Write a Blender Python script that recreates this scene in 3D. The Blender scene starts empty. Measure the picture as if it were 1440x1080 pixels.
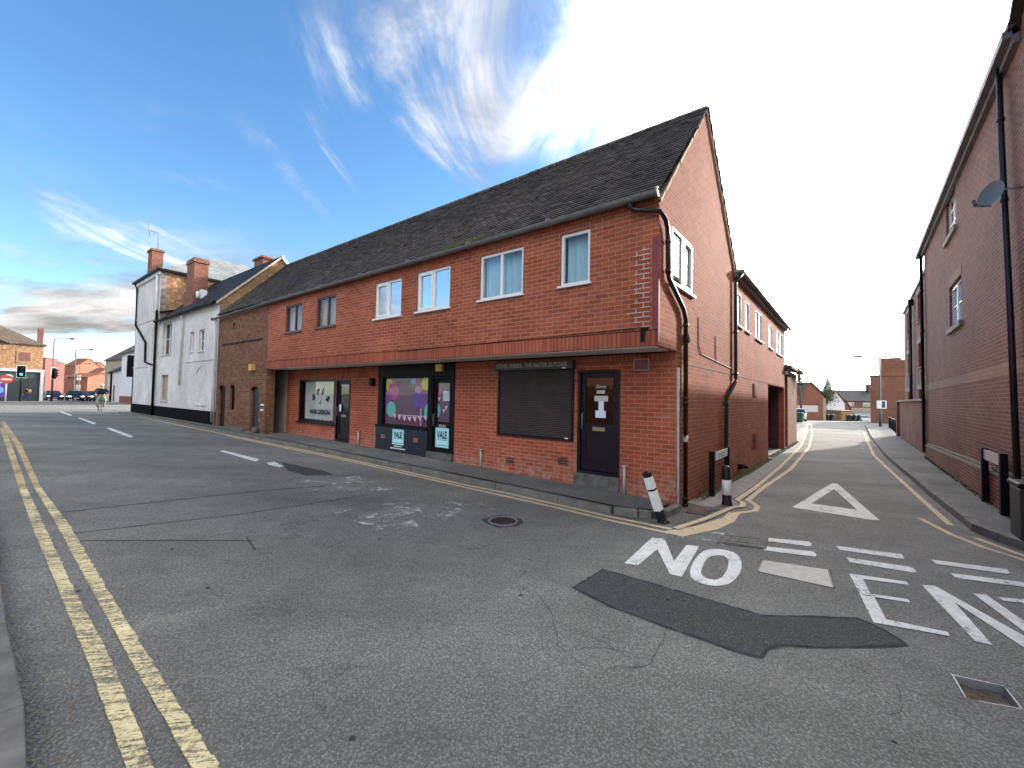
SKY_S, SUN_S, EXPO = .11, 2.0, 1.85
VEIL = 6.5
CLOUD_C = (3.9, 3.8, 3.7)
import bpy, bmesh, math, random
from math import sin, cos, tan, pi, radians, tanh, hypot, atan2
from mathutils import Vector, Matrix
rnd = random.Random(11)
SC = bpy.context.scene
COL = SC.collection
SUN_AZ, SUN_EL = 56.0, 18.0

def gz(x, y):
    z = -.32*tanh((x-2.65)/11)
    if x > 0:
        t = max(0, min(y, 260)-40); b = min(1, max(0, (x-5)/10)); z -= b*.05*t*t/(t+12)
    if x < -30: z -= min(.012*(-30-x), .45)
    return z

# ------------------------------------------------------------------ materials
MATS = {}
class NT:
    def __init__(s, name):
        m = bpy.data.materials.new(name); m.use_nodes = True; s.m = m; s.t = m.node_tree; s.t.nodes.clear()
        s.out = s.n('ShaderNodeOutputMaterial'); s.b = s.n('ShaderNodeBsdfPrincipled'); s.l(s.b, 0, s.out, 0); MATS[name] = m
    def n(s, k, **kw):
        x = s.t.nodes.new(k)
        for a, v in kw.items(): setattr(x, a, v)
        return x
    def l(s, a, i, b, j): s.t.links.new(a.outputs[i], b.inputs[j])
    def noise(s, vec, scale, detail=4, rough=.6, dist=0):
        x = s.n('ShaderNodeTexNoise'); x.inputs['Scale'].default_value = scale; x.inputs['Detail'].default_value = detail
        x.inputs['Roughness'].default_value = rough; x.inputs['Distortion'].default_value = dist
        if vec is not None: s.l(vec[0], vec[1], x, 'Vector')
        return x
    def ramp(s, src, i, stops):
        r = s.n('ShaderNodeValToRGB'); s.l(src, i, r, 0); e = r.color_ramp.elements
        while len(e) > len(stops): e.remove(e[-1])
        while len(e) < len(stops): e.new(1)
        for k, (p, c) in enumerate(stops):
            e[k].position = p; e[k].color = (c, c, c, 1) if isinstance(c, (int, float)) else (*c, 1)
        return r
    def mix(s, fac, a, b, mode='MIX'):
        x = s.n('ShaderNodeMix', data_type='RGBA', blend_type=mode)
        for v, k in ((fac, 0), (a, 6), (b, 7)):
            if isinstance(v, (int, float)) and k == 0: x.inputs[0].default_value = v
            elif isinstance(v, tuple) and not hasattr(v[0], 'outputs'): x.inputs[k].default_value = (*v, 1)
            else: s.t.links.new(v[0].outputs[v[1]], x.inputs[k])
        return (x, 2)
    def math(s, op, a, b=0, clamp=False):
        x = s.n('ShaderNodeMath', operation=op, use_clamp=clamp)
        for v, k in ((a, 0), (b, 1)):
            if isinstance(v, (int, float)): x.inputs[k].default_value = v
            else: s.t.links.new(v[0].outputs[v[1]], x.inputs[k])
        return (x, 0)
    def set(s, **kw):
        for k, v in kw.items():
            k = {'col': 'Base Color', 'rough': 'Roughness', 'metal': 'Metallic', 'spec': 'Specular IOR Level'}[k]
            if isinstance(v, tuple) and hasattr(v[0], 'outputs'): s.t.links.new(v[0].outputs[v[1]], s.b.inputs[k])
            else: s.b.inputs[k].default_value = (*v, 1) if isinstance(v, tuple) else v
    def bump(s, h, strength=.4, dist=.01, prev=None):
        b = s.n('ShaderNodeBump'); b.inputs['Strength'].default_value = strength; b.inputs['Distance'].default_value = dist
        s.t.links.new(h[0].outputs[h[1]], b.inputs['Height'])
        if prev: s.l(prev, 0, b, 'Normal')
        s.l(b, 0, s.b, 'Normal'); return b
def geo(n): return (n.n('ShaderNodeNewGeometry'), 0)
def uvn(n):
    x = n.n('ShaderNodeUVMap'); x.uv_map = 'UVMap'; return (x, 0)
def sc(c, k): return tuple(min(1, v*k) for v in c)

def plain(name, col, rough=.7, metal=0, var=.25, scale=6, bump=.15, bscale=60, spec=.4):
    n = NT(name); g = geo(n)
    a = n.noise(g, scale, 5, .65); r = n.ramp(a, 0, [(.3, 0), (.7, 1)])
    n.set(col=n.mix((r, 0), sc(col, 1-var), sc(col, 1+var*.6)), rough=rough, metal=metal, spec=spec)
    if bump: n.bump((n.noise(g, bscale, 3), 0), bump, .004)
    return n.m

def brickm(name, c1, c2, mortar, bw=.225, bh=.073, ms=.006, dirt=(.08, .06, .05), dirtk=.35, mod=None, distort=0, bumps=.5, stain=None, base=None, rough=.85, soft=.15):
    n = NT(name); u = uvn(n); g = geo(n)
    v = u
    if distort:
        d = n.noise(u, 2.2, 3); vm = n.n('ShaderNodeVectorMath', operation='SCALE'); n.l(d, 1, vm, 0); vm.inputs['Scale'].default_value = distort
        va = n.n('ShaderNodeVectorMath', operation='ADD'); n.l(u[0], 0, va, 0); n.l(vm, 0, va, 1); v = (va, 0)
    b = n.n('ShaderNodeTexBrick'); b.inputs['Scale'].default_value = 1; b.inputs['Brick Width'].default_value = bw
    b.inputs['Row Height'].default_value = bh; b.inputs['Mortar Size'].default_value = ms; b.inputs['Mortar Smooth'].default_value = soft
    b.inputs['Color1'].default_value = (*c1, 1); b.inputs['Color2'].default_value = (*c2, 1); b.inputs['Mortar'].default_value = (*mortar, 1); b.inputs['Bias'].default_value = 0
    n.t.links.new(v[0].outputs[v[1]], b.inputs['Vector'])
    fine = n.ramp(n.noise(u, 45, 4, .7), 0, [(.25, .72), (.75, 1.22)])
    col = n.mix(1.0, (b, 0), (fine, 0), 'MULTIPLY')
    big = n.ramp(n.noise(g, .55, 6, .62, .4), 0, [(.32, .78), (.68, 1.15)])
    col = n.mix(1.0, col, (big, 0), 'MULTIPLY')
    if mod:
        m_ = n.ramp(n.noise(u, mod[1], 5, .7), 0, [(mod[2], 0), (mod[3], 1)])
        col = n.mix((m_, 0), col, mod[0])
    if stain:
        # lime bloom / weathering with an outline of its own
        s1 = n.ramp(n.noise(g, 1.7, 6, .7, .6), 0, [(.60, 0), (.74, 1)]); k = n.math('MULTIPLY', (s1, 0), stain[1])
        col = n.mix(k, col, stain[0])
    if base:
        sp = n.n('ShaderNodeSeparateXYZ'); n.l(u[0], 0, sp, 0); hz = n.n('ShaderNodeMapRange'); n.l(sp, 1, hz, 0); hz.inputs[1].default_value = .75; hz.inputs[2].default_value = .12
        bn = n.ramp(n.noise(g, 5, 7, .75, .4), 0, [(.46, 0), (.62, 1)]); k = n.math('MULTIPLY', (hz, 0), (bn, 0)); k = n.math('MULTIPLY', k, .55); col = n.mix(k, col, base)
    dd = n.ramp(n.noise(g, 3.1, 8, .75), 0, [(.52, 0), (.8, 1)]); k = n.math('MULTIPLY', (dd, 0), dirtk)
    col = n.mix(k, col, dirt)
    n.set(col=col, rough=rough, spec=.12)
    inv = n.math('SUBTRACT', 1, (b, 1)); bb = n.bump(inv, bumps, .008); n.bump((n.noise(u, 110, 3), 0), .3, .004, bb)
    return n.m

def asphalt(name, base, k=1.0, cracks=True, blotch=True):
    n = NT(name); g = geo(n)
    f = n.ramp(n.noise(g, 115, 4, .8), 0, [(.3, .52), (.7, 1.42)])
    v = n.n('ShaderNodeTexVoronoi'); v.inputs['Scale'].default_value = 75; n.l(g[0], 0, v, 'Vector')
    vc = n.n('ShaderNodeSeparateColor'); n.l(v, 1, vc, 0)
    st = n.ramp(vc, 0, [(.84, 0), (.92, 1)]); near = n.ramp(v, 0, [(.28, 1), (.45, 0)])
    stones = n.math('MULTIPLY', (st, 0), (near, 0)); stones = n.math('MULTIPLY', stones, .55*k)
    col = n.mix(1.0, base, (f, 0), 'MULTIPLY')
    v2 = n.n('ShaderNodeTexVoronoi'); v2.inputs['Scale'].default_value = 58; n.l(g[0], 0, v2, 'Vector')
    vr = n.ramp(v2, 0, [(.0, 1.3), (.6, .55)]); col = n.mix(.8, col, n.mix(1.0, col, (vr, 0), 'MULTIPLY'))
    col = n.mix(stones, col, (.48, .47, .44))
    if blotch:
        mp_ = n.n('ShaderNodeMapping'); mp_.inputs['Rotation'].default_value = (0, 0, radians(36)); mp_.inputs['Scale'].default_value = (.13, .9, 1); n.l(g[0], 0, mp_, 0)
        trk = n.ramp(n.noise((mp_, 0), 1.0, 4, .55), 0, [(.35, .84), (.65, 1.16)]); col = n.mix(1.0, col, (trk, 0), 'MULTIPLY')
        big = n.ramp(n.noise(g, .33, 7, .6, .8), 0, [(.3, .82), (.55, 1.0), (.75, 1.15)]); col = n.mix(1.0, col, (big, 0), 'MULTIPLY')
        mid = n.ramp(n.noise(g, 2.3, 6, .7, .3), 0, [(.3, .86), (.7, 1.12)]); col = n.mix(1.0, col, (mid, 0), 'MULTIPLY')
        # pale scuffs and old paint residue
        sp = n.ramp(n.noise(g, 7, 7, .8, .5), 0, [(.68, 0), (.76, 1)]); kk = n.math('MULTIPLY', (sp, 0), .28); col = n.mix(kk, col, (.3, .29, .27))
        oil = n.ramp(n.noise(g, 1.1, 4, .5, 1.5), 0, [(.70, 0), (.78, 1)]); kk = n.math('MULTIPLY', (oil, 0), .22); col = n.mix(kk, col, (.03, .03, .032))
    if cracks:
        dn = n.noise(g, 1.6, 5, .7); vm = n.n('ShaderNodeVectorMath', operation='SCALE'); n.l(dn, 1, vm, 0); vm.inputs['Scale'].default_value = .9
        va = n.n('ShaderNodeVectorMath', operation='ADD'); n.l(g[0], 0, va, 0); n.l(vm, 0, va, 1)
        vc2 = n.n('ShaderNodeTexVoronoi', feature='DISTANCE_TO_EDGE'); vc2.inputs['Scale'].default_value = .42; n.l(va, 0, vc2, 'Vector')
        cr = n.ramp(vc2, 0, [(.0, 1), (.0022, .6), (.005, 0)])
        msk = n.ramp(n.noise(g, .5, 3), 0, [(.47, 0), (.58, 1)]); kk = n.math('MULTIPLY', (cr, 0), (msk, 0)); kk = n.math('MULTIPLY', kk, .6)
        col = n.mix(kk, col, (.04, .04, .038))
    n.set(col=col, rough=n.math('ADD', .74, n.math('MULTIPLY', (n.noise(g, 3, 4), 0), .24)), spec=.16)
    b = n.bump((v2, 0), -.9, .010) if False else n.bump(n.math('SUBTRACT', 1, (v2, 0)), .9, .010); n.bump((n.noise(g, 120, 4, .75), 0), .8, .006, b)
    return n.m

def paint(name, col, wear=.5, wscale=26, aniso=None, under=(.085, .085, .088)):
    n = NT(name); g = geo(n); vec = g
    w = n.noise(vec, wscale, 7, .75); w2 = n.noise(vec, 2.3, 4, .6)
    s = n.math('ADD', n.math('MULTIPLY', (w, 0), .65), n.math('MULTIPLY', (w2, 0), .35))
    if aniso:
        u = uvn(n); mp = n.n('ShaderNodeMapping'); mp.inputs['Scale'].default_value = aniso; n.l(u[0], 0, mp, 0)
        a = n.noise((mp, 0), 1, 5, .7); s = n.math('ADD', n.math('MULTIPLY', s, .55), n.math('MULTIPLY', (a, 0), .45))
    r = n.ramp(s[0], 0, [(wear-.05, 0), (wear+.05, 1)])
    c2 = n.ramp(n.noise(g, 9, 5), 0, [(.3, .8), (.7, 1.08)])
    n.set(col=n.mix(1.0, col, (c2, 0), 'MULTIPLY'), rough=.85, spec=.15)
    n.bump((n.noise(g, 120, 3), 0), .4, .004)
    t = n.n('ShaderNodeBsdfTransparent'); mx = n.n('ShaderNodeMixShader')
    n.l(r, 0, mx, 0); n.l(t, 0, mx, 1); n.l(n.b, 0, mx, 2); n.l(mx, 0, n.out, 0)
    return n.m

def glassm(name, tint=(.75, .8, .82), k=.55, rough=.02, fk=.9):
    n = NT(name); g = n.n('ShaderNodeBsdfGlossy'); g.inputs['Roughness'].default_value = rough; g.inputs['Color'].default_value = (.95, .97, 1, 1)
    t = n.n('ShaderNodeBsdfTransparent'); t.inputs['Color'].default_value = (*tint, 1)
    f = n.n('ShaderNodeFresnel'); f.inputs['IOR'].default_value = 1.5
    kk = n.math('ADD', n.math('MULTIPLY', (f, 0), fk), k*.25, True)
    nb = n.n('ShaderNodeBump'); nb.inputs['Strength'].default_value = .06; nb.inputs['Distance'].default_value = .02
    gg = geo(n); ns = n.noise(gg, 1.8, 2); n.l(ns, 0, nb, 'Height'); n.l(nb, 0, g, 'Normal')
    mx = n.n('ShaderNodeMixShader'); n.t.links.new(kk[0].outputs[kk[1]], mx.inputs[0]); n.l(t, 0, mx, 1); n.l(g, 0, mx, 2); n.l(mx, 0, n.out, 0)
    return n.m
def emis(name, col, s):
    n = NT(name); n.set(col=col); n.b.inputs['Emission Color'].default_value = (*col, 1); n.b.inputs['Emission Strength'].default_value = s; return n.m

brickm('brick_main', (.41, .116, .058), (.285, .072, .040), (.44, .24, .165), dirtk=.3, stain=((.45, .30, .24), .22))
brickm('brick_lower', (.42, .104, .054), (.31, .070, .040), (.44, .23, .15), dirtk=.3, stain=((.5, .42, .38), .3), base=(.48, .40, .35))
brickm('brick_repair', (.40, .100, .056), (.30, .070, .042), (.55, .45, .36), ms=.009)
brickm('brick_soldier', (.45, .125, .068), (.32, .080, .046), (.17, .07, .05), bw=.075, bh=.6, ms=.009)
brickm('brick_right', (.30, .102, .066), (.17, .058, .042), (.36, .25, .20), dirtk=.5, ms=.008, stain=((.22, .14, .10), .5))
brickm('brick_buff', (.46, .29, .17), (.38, .23, .14), (.25, .18, .13), bw=.11)
brickm('brick_old', (.26, .105, .058), (.14, .068, .045), (.19, .135, .095), bh=.07, bw=.21, ms=.011, distort=.045, bumps=1.0, dirt=(.05, .04, .033), dirtk=.7, mod=((.40, .19, .10), 7, .56, .66), stain=((.05, .04, .035), .75), soft=.6)
brickm('brick_orange', (.38, .19, .085), (.27, .12, .06), (.32, .24, .16), bh=.075, ms=.01, distort=.03, mod=((.52, .36, .2), 4, .5, .65), dirtk=.35)
brickm('brick_chimney', (.30, .10, .062), (.17, .07, .05), (.3, .2, .15), ms=.008, dirtk=.5)
brickm('brick_far', (.32, .12, .07), (.25, .09, .055), (.28, .18, .13), ms=.008)
brickm('brick_pink', (.23, .088, .075), (.19, .072, .064), (.25, .14, .12), ms=.008)
plain('tar_paint', (.012, .012, .013), .95, var=.4, bump=.3, spec=.03); plain('crack_dark', (.055, .055, .053), .9, bump=0); plain('tar_seal', (.05, .05, .05), .95, var=.3, bump=.2, spec=.1); plain('rust_iron', (.13, .07, .05), .9, var=.5, bump=.5)
brickm('brick_white', (.76, .70, .66), (.70, .64, .61), (.58, .53, .50), bh=.075, ms=.006, distort=.02, dirt=(.40, .35, .33), dirtk=.25, bumps=.7, stain=((.56, .50, .48), .35))
brickm('roof_tile', (.150, .120, .102), (.062, .052, .050), (.010, .010, .010), bw=.165, bh=.1, ms=.004, mod=((.20, .19, .16), 9, .64, .70), stain=((.12, .115, .09), .45), dirtk=.2, rough=.75, bumps=.2)
brickm('roof_slate', (.045, .045, .052), (.03, .03, .036), (.01, .01, .012), bw=.3, bh=.2, ms=.006, rough=.6, dirtk=.2)
brickm('roof_grey', (.25, .27, .26), (.18, .2, .2), (.1, .1, .1), bw=.3, bh=.22, ms=.01, rough=.7, stain=((.35, .33, .28), .6))
brickm('roof_brown', (.17, .125, .09), (.12, .09, .07), (.05, .04, .03), bw=.25, bh=.25, ms=.02, rough=.8)
brickm('roof_red', (.36, .14, .08), (.26, .10, .07), (.1, .05, .04), bw=.25, bh=.25, ms=.02, rough=.8)
asphalt('asphalt', (.284, .278, .245)); asphalt('asphalt_patch', (.098, .10, .10), .5, False, False)
asphalt('pavement_tar', (.25, .25, .225), .5); asphalt('worn_patch', (.15, .148, .14), .9, False)
plain('kerb_stone', (.17, .16, .14), .9, var=.4, scale=5, bump=.9, bscale=45); plain('concrete', (.27, .255, .225), .9, var=.35, scale=4, bump=.5, bscale=40)
plain('stone_dark', (.13, .125, .11), .9, var=.45, scale=9, bump=.5); plain('gravel_dirt', (.13, .12, .10), .95, var=.5, scale=22, bump=.8, bscale=120)
paint('paint_white', (.80, .80, .73), .415); paint('paint_white_worn', (.50, .49, .47), .53, 14)
paint('paint_yellow', (.68, .54, .34), .39); paint('paint_yellow_near', (.76, .64, .36), .475, 55, (6.0, 34.0, 1))
paint('paint_yellow_thin', (.55, .42, .22), .45); paint('paint_scuff', (.52, .51, .47), .55, 8)
plain('upvc', (.78, .78, .78), .35, var=.05, bump=0); plain('brown_frame', (.10, .055, .045), .45, var=.2, bump=0)
plain('dark_frame', (.012, .006, .012), .4, var=.3, bump=0, spec=.3); plain('door_panel', (.010, .005, .012), .45, var=.3, bump=0, spec=.3)
plain('navy_panel', (.012, .015, .03), .45, var=.25, bump=.05); plain('black_paint', (.0065, .0062, .0068), .55, var=.3, bump=.1, spec=.15)
plain('gutter_grey', (.16, .155, .15), .6, var=.3, bump=.1); plain('downpipe', (.012, .008, .008), .4, var=.3, bump=0, spec=.5)
plain('soffit_cream', (.68, .62, .54), .7, var=.12); plain('verge_mortar', (.55, .45, .33), .9, var=.35, scale=12, bump=.6)
plain('cream_render', (.50, .45, .35), .8, var=.25, scale=3); plain('conduit', (.45, .44, .43), .6, var=.3)
plain('metal_plate', (.33, .32, .29), .65, .2, var=.22, scale=14, bump=.5, bscale=90); plain('iron', (.07, .055, .05), .6, .5, var=.4, bump=.5)
plain('steel', (.34, .34, .34), .55, .6, var=.15, bump=0); plain('lamp_grey', (.11, .115, .12), .5, .3, var=.1, bump=0)
plain('plastic_white', (.75, .75, .75), .4, var=.05, bump=0); plain('paper', (.72, .78, .88), .8, var=.04, bump=0); plain('notice', (.6, .58, .55), .8, var=.1, bump=0)
plain('alarm_yellow', (.62, .42, .10), .5, var=.1, bump=0); plain('alarm_red', (.22, .05, .06), .5, var=.15, bump=0); plain('alarm_rim', (.42, .3, .28), .6, var=.1, bump=0)
plain('strip_red', (.24, .045, .05), .6, var=.2, bump=.1); plain('teal_sign', (.38, .72, .76), .6, var=.05, bump=0); plain('teal_sign_dark', (.55, .85, .86), .6, var=.03, bump=0)
plain('ink', (.012, .014, .02), .6, var=.1, bump=0); plain('brass', (.35, .28, .18), .45, .6, var=.2, bump=0); plain('gold_text', (.30, .27, .22), .6, var=.25, scale=30, bump=0)
plain('blind_white', (.60, .62, .57), .8, var=.06, scale=2, bump=0); plain('vinyl_mauve', (.15, .055, .11), .35, var=.12, scale=2, bump=0)
plain('shutter', (.070, .050, .048), .5, var=.25, scale=3, bump=0, spec=.25); plain('moss', (.08, .09, .03), .95, var=.5, scale=30, bump=.9)
plain('rust_infill', (.16, .125, .085), .95, var=.55, scale=25, bump=.9, bscale=50); plain('room_wall', (.24, .17, .09), .9, bump=0); plain('interior', (.06, .055, .05), .9, bump=0)
plain('curtain_blue', (.42, .68, .78), .85, var=.08, scale=3, bump=0); plain('curtain_cream', (.55, .42, .33), .85, var=.1, scale=3, bump=0); plain('curtain_grey', (.42, .47, .50), .85, var=.08, bump=0)
plain('maroon_wood', (.075, .022, .02), .6, var=.3); plain('white_render', (.70, .68, .68), .8, var=.1, scale=2)
plain('bin_green', (.02, .07, .03), .5, var=.2, bump=0); plain('bin_black', (.02, .022, .025), .5, var=.2, bump=0)
plain('bollard_black', (.014, .014, .015), .45, var=.3, bump=.1); plain('bollard_white', (.82, .82, .80), .45, var=.12, scale=14, bump=.1)
plain('tyre', (.015, .015, .015), .8, bump=0); plain('grey_board', (.05, .06, .06), .6, var=.1)
plain('tan_render', (.36, .29, .2), .85, var=.1); plain('garage_grey', (.40, .42, .42), .7, var=.06); plain('bark', (.10, .08, .06), .9)
plain('skin', (.50, .30, .22), .6, var=.05, bump=0); plain('jacket_dark', (.02, .02, .035), .9, bump=0); plain('trouser_khaki', (.30, .28, .23), .9, bump=0); plain('bag_green', (.04, .14, .06), .8, bump=0)
plain('coat_dark', (.02, .02, .03), .9, bump=0); plain('bag_yellow', (.65, .35, .06), .8, bump=0); plain('jeans', (.05, .07, .13), .9, bump=0); plain('hair_dark', (.02, .015, .01), .9, bump=0)
plain('dish_grey', (.20, .22, .22), .5, var=.1, bump=0); plain('sign_red', (.60, .09, .04), .5, var=.05, bump=0); plain('sign_white', (.8, .8, .8), .5, var=.02, bump=0)
plain('leaf_dark', (.045, .075, .02), .8, var=.4, scale=3, bump=0); plain('leaf_mid', (.09, .12, .035), .8, var=.4, scale=3, bump=0); plain('dead_leaf', (.28, .22, .12), .9, var=.5, scale=30, bump=0)
plain('stone_lintel', (.30, .26, .19), .85, var=.2); plain('blue_brick', (.09, .095, .115), .8, var=.2); plain('spire_stone', (.33, .33, .33), .9)
for k, c in dict(yellow=(.75, .68, .05), magenta=(.62, .06, .32), purple=(.20, .04, .28), teal=(.15, .62, .50), pink=(.70, .28, .55), crimson=(.45, .03, .08), violet=(.12, .06, .36), bunting=(.30, .04, .09), white=(.8, .75, .78), blue=(.2, .45, .75)).items():
    plain('vinyl_'+k, c, .5, var=.03, bump=0)
for k, c in dict(navy=(.02, .03, .07), blue=(.03, .08, .2), dark=(.02, .022, .025), red=(.25, .03, .03), silver=(.4, .42, .43), white=(.75, .75, .75), teal=(.06, .1, .12)).items():
    plain('car_'+k, c, .2, .3 if k != 'white' else 0, var=.03, bump=0, spec=.7)
glassm('glass'); glassm('glass_dark', (.45, .46, .44), .15, fk=.4); glassm('glass_sky', (.10, .12, .15), 2.2); plain('car_glass', (.02, .03, .045), .12, var=0, bump=0); glassm('glass_vinyl', (.92, .92, .94), .01, fk=.06); glassm('glass_shop', (.92, .92, .92), .02, fk=.15)
emis('lamp_green', (.02, .9, .45), 4); emis('lamp_head', (.95, .92, .85), .8); plain('lens_dark', (.03, .01, .01), .3, bump=0)
n = NT('lead_flash'); n.set(col=(.3, .3, .31), rough=.5)

# ------------------------------------------------------------------ frames and meshes
class FR:
    def __init__(s, o, d, n): s.o = Vector(o); s.d = Vector(d).normalized(); s.n = Vector(n).normalized()
    def P(s, a, b, z): p = s.o + s.d*a + s.n*b; return Vector((p.x, p.y, z))
d1 = (-.8085155, .58847488); n1 = (-.58847488, -.8085155); d2 = (.64937019, .76047245)
J = (2.14145, 5.83017); G = (2.65445, 6.43094)
FRONT = FR(J, d1, n1); GF = FR(G, d1, n1); SIDE = FR(G, d2, (d2[1], -d2[0]))
RT = FR((11.478, 10.31), (sin(radians(41)), cos(radians(41))), (-cos(radians(41)), sin(radians(41))))
W = FR((0, 0), (1, 0), (0, 1))
def gf(fr, a, b): p = fr.P(a, b, 0); return gz(p.x, p.y)

class MB:
    def __init__(s): s.v = []; s.f = []; s.uv = []; s.mi = []; s.cm = 0; s.sm = []; s.smooth = False
    def vv(s, p): s.v.append(Vector(p)); return len(s.v)-1
    def face(s, pts, uvs=None):
        s.f.append([s.vv(p) for p in pts]); s.uv.append(uvs or [(p[0], p[1]) for p in pts]); s.mi.append(s.cm); s.sm.append(s.smooth)
    def hexa(s, P, uvf):
        # P[8]: bottom ring 0-3, top ring 4-7
        for q, k in (((0, 3, 2, 1), 'z'), ((4, 5, 6, 7), 'z'), ((0, 1, 5, 4), 'y'), ((2, 3, 7, 6), 'y'), ((1, 2, 6, 5), 'x'), ((3, 0, 4, 7), 'x')):
            s.face([P[i] for i in q], [uvf(i, k) for i in q])
    def box(s, fr, a0, a1, b0, b1, z0, z1, rot=None):
        c = [(a0, b0, z0), (a1, b0, z0), (a1, b1, z0), (a0, b1, z0), (a0, b0, z1), (a1, b0, z1), (a1, b1, z1), (a0, b1, z1)]
        P = [fr.P(*q) for q in c]
        s.hexa(P, lambda i, k: (c[i][0], c[i][2]) if k == 'y' else (c[i][1], c[i][2]) if k == 'x' else (c[i][0], c[i][1]))
    def quadf(s, fr, pts, uvk='az'):
        s.face([fr.P(*p) for p in pts], [{'az': (p[0], p[2]), 'bz': (p[1], p[2]), 'ab': (p[0], p[1])}[uvk] for p in pts])
    def tube(s, pts, r, seg=8, cap=True, rx=None):
        pts = [Vector(p) for p in pts]; rings = []; s.smooth = True
        rs = r if isinstance(r, (list, tuple)) else [r]*len(pts)
        for i, p in enumerate(pts):
            t = (pts[min(i+1, len(pts)-1)]-pts[max(i-1, 0)]).normalized()
            u = t.cross(Vector((0, 0, 1))) if abs(t.z) < .95 else t.cross(Vector((0, 1, 0)))
            u.normalize(); w = t.cross(u)
            rings.append([p+u*cos(2*pi*k/seg)*rs[i]+w*sin(2*pi*k/seg)*rs[i] for k in range(seg)])
        for i in range(len(rings)-1):
            for k in range(seg):
                k2 = (k+1) % seg; s.face([rings[i][k], rings[i][k2], rings[i+1][k2], rings[i+1][k]])
        s.smooth = False
        if cap: s.face(rings[0]); s.face(rings[-1])
    def ellip(s, c, rx, ry, rz, seg=12, rings=8):
        c = Vector(c); s.smooth = True
        def q(i, k): th = pi*i/rings; ph = 2*pi*k/seg; return c+Vector((rx*sin(th)*cos(ph), ry*sin(th)*sin(ph), rz*cos(th)))
        for i in range(rings):
            for k in range(seg):
                if i == 0: s.face([q(0, 0), q(1, k), q(1, k+1)])
                elif i == rings-1: s.face([q(i, k), q(rings, 0), q(i, k+1)])
                else: s.face([q(i, k), q(i+1, k), q(i+1, k+1), q(i, k+1)])
        s.smooth = False
    def build(s, name, mats, parent=None, kind=None, label=None, cat=None, group=None, bevel=0, weld=False):
        o0 = Vector((0, 0, 0))
        r = parent
        while r is not None and r.parent: r = r.parent
        if r is not None: o0 = Vector(r['org'])
        elif kind is None and s.v:
            xs = [v.x for v in s.v]; ys = [v.y for v in s.v]; zs = [v.z for v in s.v]; o0 = Vector(((min(xs)+max(xs))/2, (min(ys)+max(ys))/2, min(zs)))
        me = bpy.data.meshes.new(name); me.from_pydata([v-o0 for v in s.v], [], s.f)
        ul = me.uv_layers.new(name='UVMap'); i = 0
        for fu in s.uv:
            for u in fu: ul.data[i].uv = u; i += 1
        for m in (mats if isinstance(mats, (list, tuple)) else [mats]): me.materials.append(MATS[m])
        for p, m, sm in zip(me.polygons, s.mi, s.sm): p.material_index = m; p.use_smooth = sm
        b = bmesh.new(); b.from_mesh(me)
        bmesh.ops.remove_doubles(b, verts=b.verts, dist=.0004)
        bmesh.ops.recalc_face_normals(b, faces=b.faces); b.to_mesh(me); b.free()
        o = bpy.data.objects.new(name, me); COL.objects.link(o)
        if parent is not None: o.parent = parent
        else: o.location = o0; o['org'] = list(o0)
        if bevel:
            md = o.modifiers.new('bevel', 'BEVEL'); md.width = bevel; md.segments = 2; md.limit_method = 'ANGLE'
        tag(o, label, cat, group, kind)
        return o
def tag(o, label=None, cat=None, group=None, kind=None):
    if label: o['label'] = label
    if cat: o['category'] = cat
    if group: o['group'] = group
    if kind: o['kind'] = kind
def thing(name, label, cat, org, group=None):
    o = bpy.data.objects.new(name, None); o.empty_display_size = .2; COL.objects.link(o); o.location = org; o['org'] = list(org); tag(o, label, cat, group); return o
def cleanup_org():
    for o in bpy.data.objects:
        if 'org' in o: del o['org']
def copy_tree(o, loc, parent=None, rz=None, label=None, swap=None):
    c = o.copy(); COL.objects.link(c)
    if parent is None:
        c.location = loc
        if rz is not None: c.rotation_euler = (0, 0, rz)
        if label: c['label'] = label
    else: c.parent = parent
    if swap and c.data and len(c.data.materials) and c.data.materials[0].name in swap:
        c.data = c.data.copy(); c.data.materials[0] = MATS[swap[c.data.materials[0].name]]
    for ch in list(o.children): copy_tree(ch, None, c, swap=swap)
    return c

def wall(mb, fr, a0, a1, z0, z1, holes=(), t=.25, rev=.1, bottom=None):
    A = sorted({a0, a1, *[h[i] for h in holes for i in (0, 1)]}); Z = sorted({z0, z1, *[h[i] for h in holes for i in (2, 3)]})
    A = [a for a in A if a0 <= a <= a1]; Z = [z for z in Z if z0 <= z <= z1]
    for i in range(len(A)-1):
        for j in range(len(Z)-1):
            ca, cz = (A[i]+A[i+1])/2, (Z[j]+Z[j+1])/2
            if any(h[0] < ca < h[1] and h[2] < cz < h[3] for h in holes): continue
            for b in (0, -t): mb.quadf(fr, [(A[i], b, Z[j]), (A[i+1], b, Z[j]), (A[i+1], b, Z[j+1]), (A[i], b, Z[j+1])])
    for h in holes:
        for a in (h[0], h[1]): mb.quadf(fr, [(a, 0, h[2]), (a, -t, h[2]), (a, -t, h[3]), (a, 0, h[3])], 'bz')
        for z in (h[2], h[3]): mb.quadf(fr, [(h[0], 0, z), (h[1], 0, z), (h[1], -t, z), (h[0], -t, z)], 'ab')
    for a in (a0, a1): mb.quadf(fr, [(a, 0, z0), (a, -t, z0), (a, -t, z1), (a, 0, z1)], 'bz')
    for z in (z0, z1): mb.quadf(fr, [(a0, 0, z), (a1, 0, z), (a1, -t, z), (a0, -t, z)], 'ab')

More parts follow.
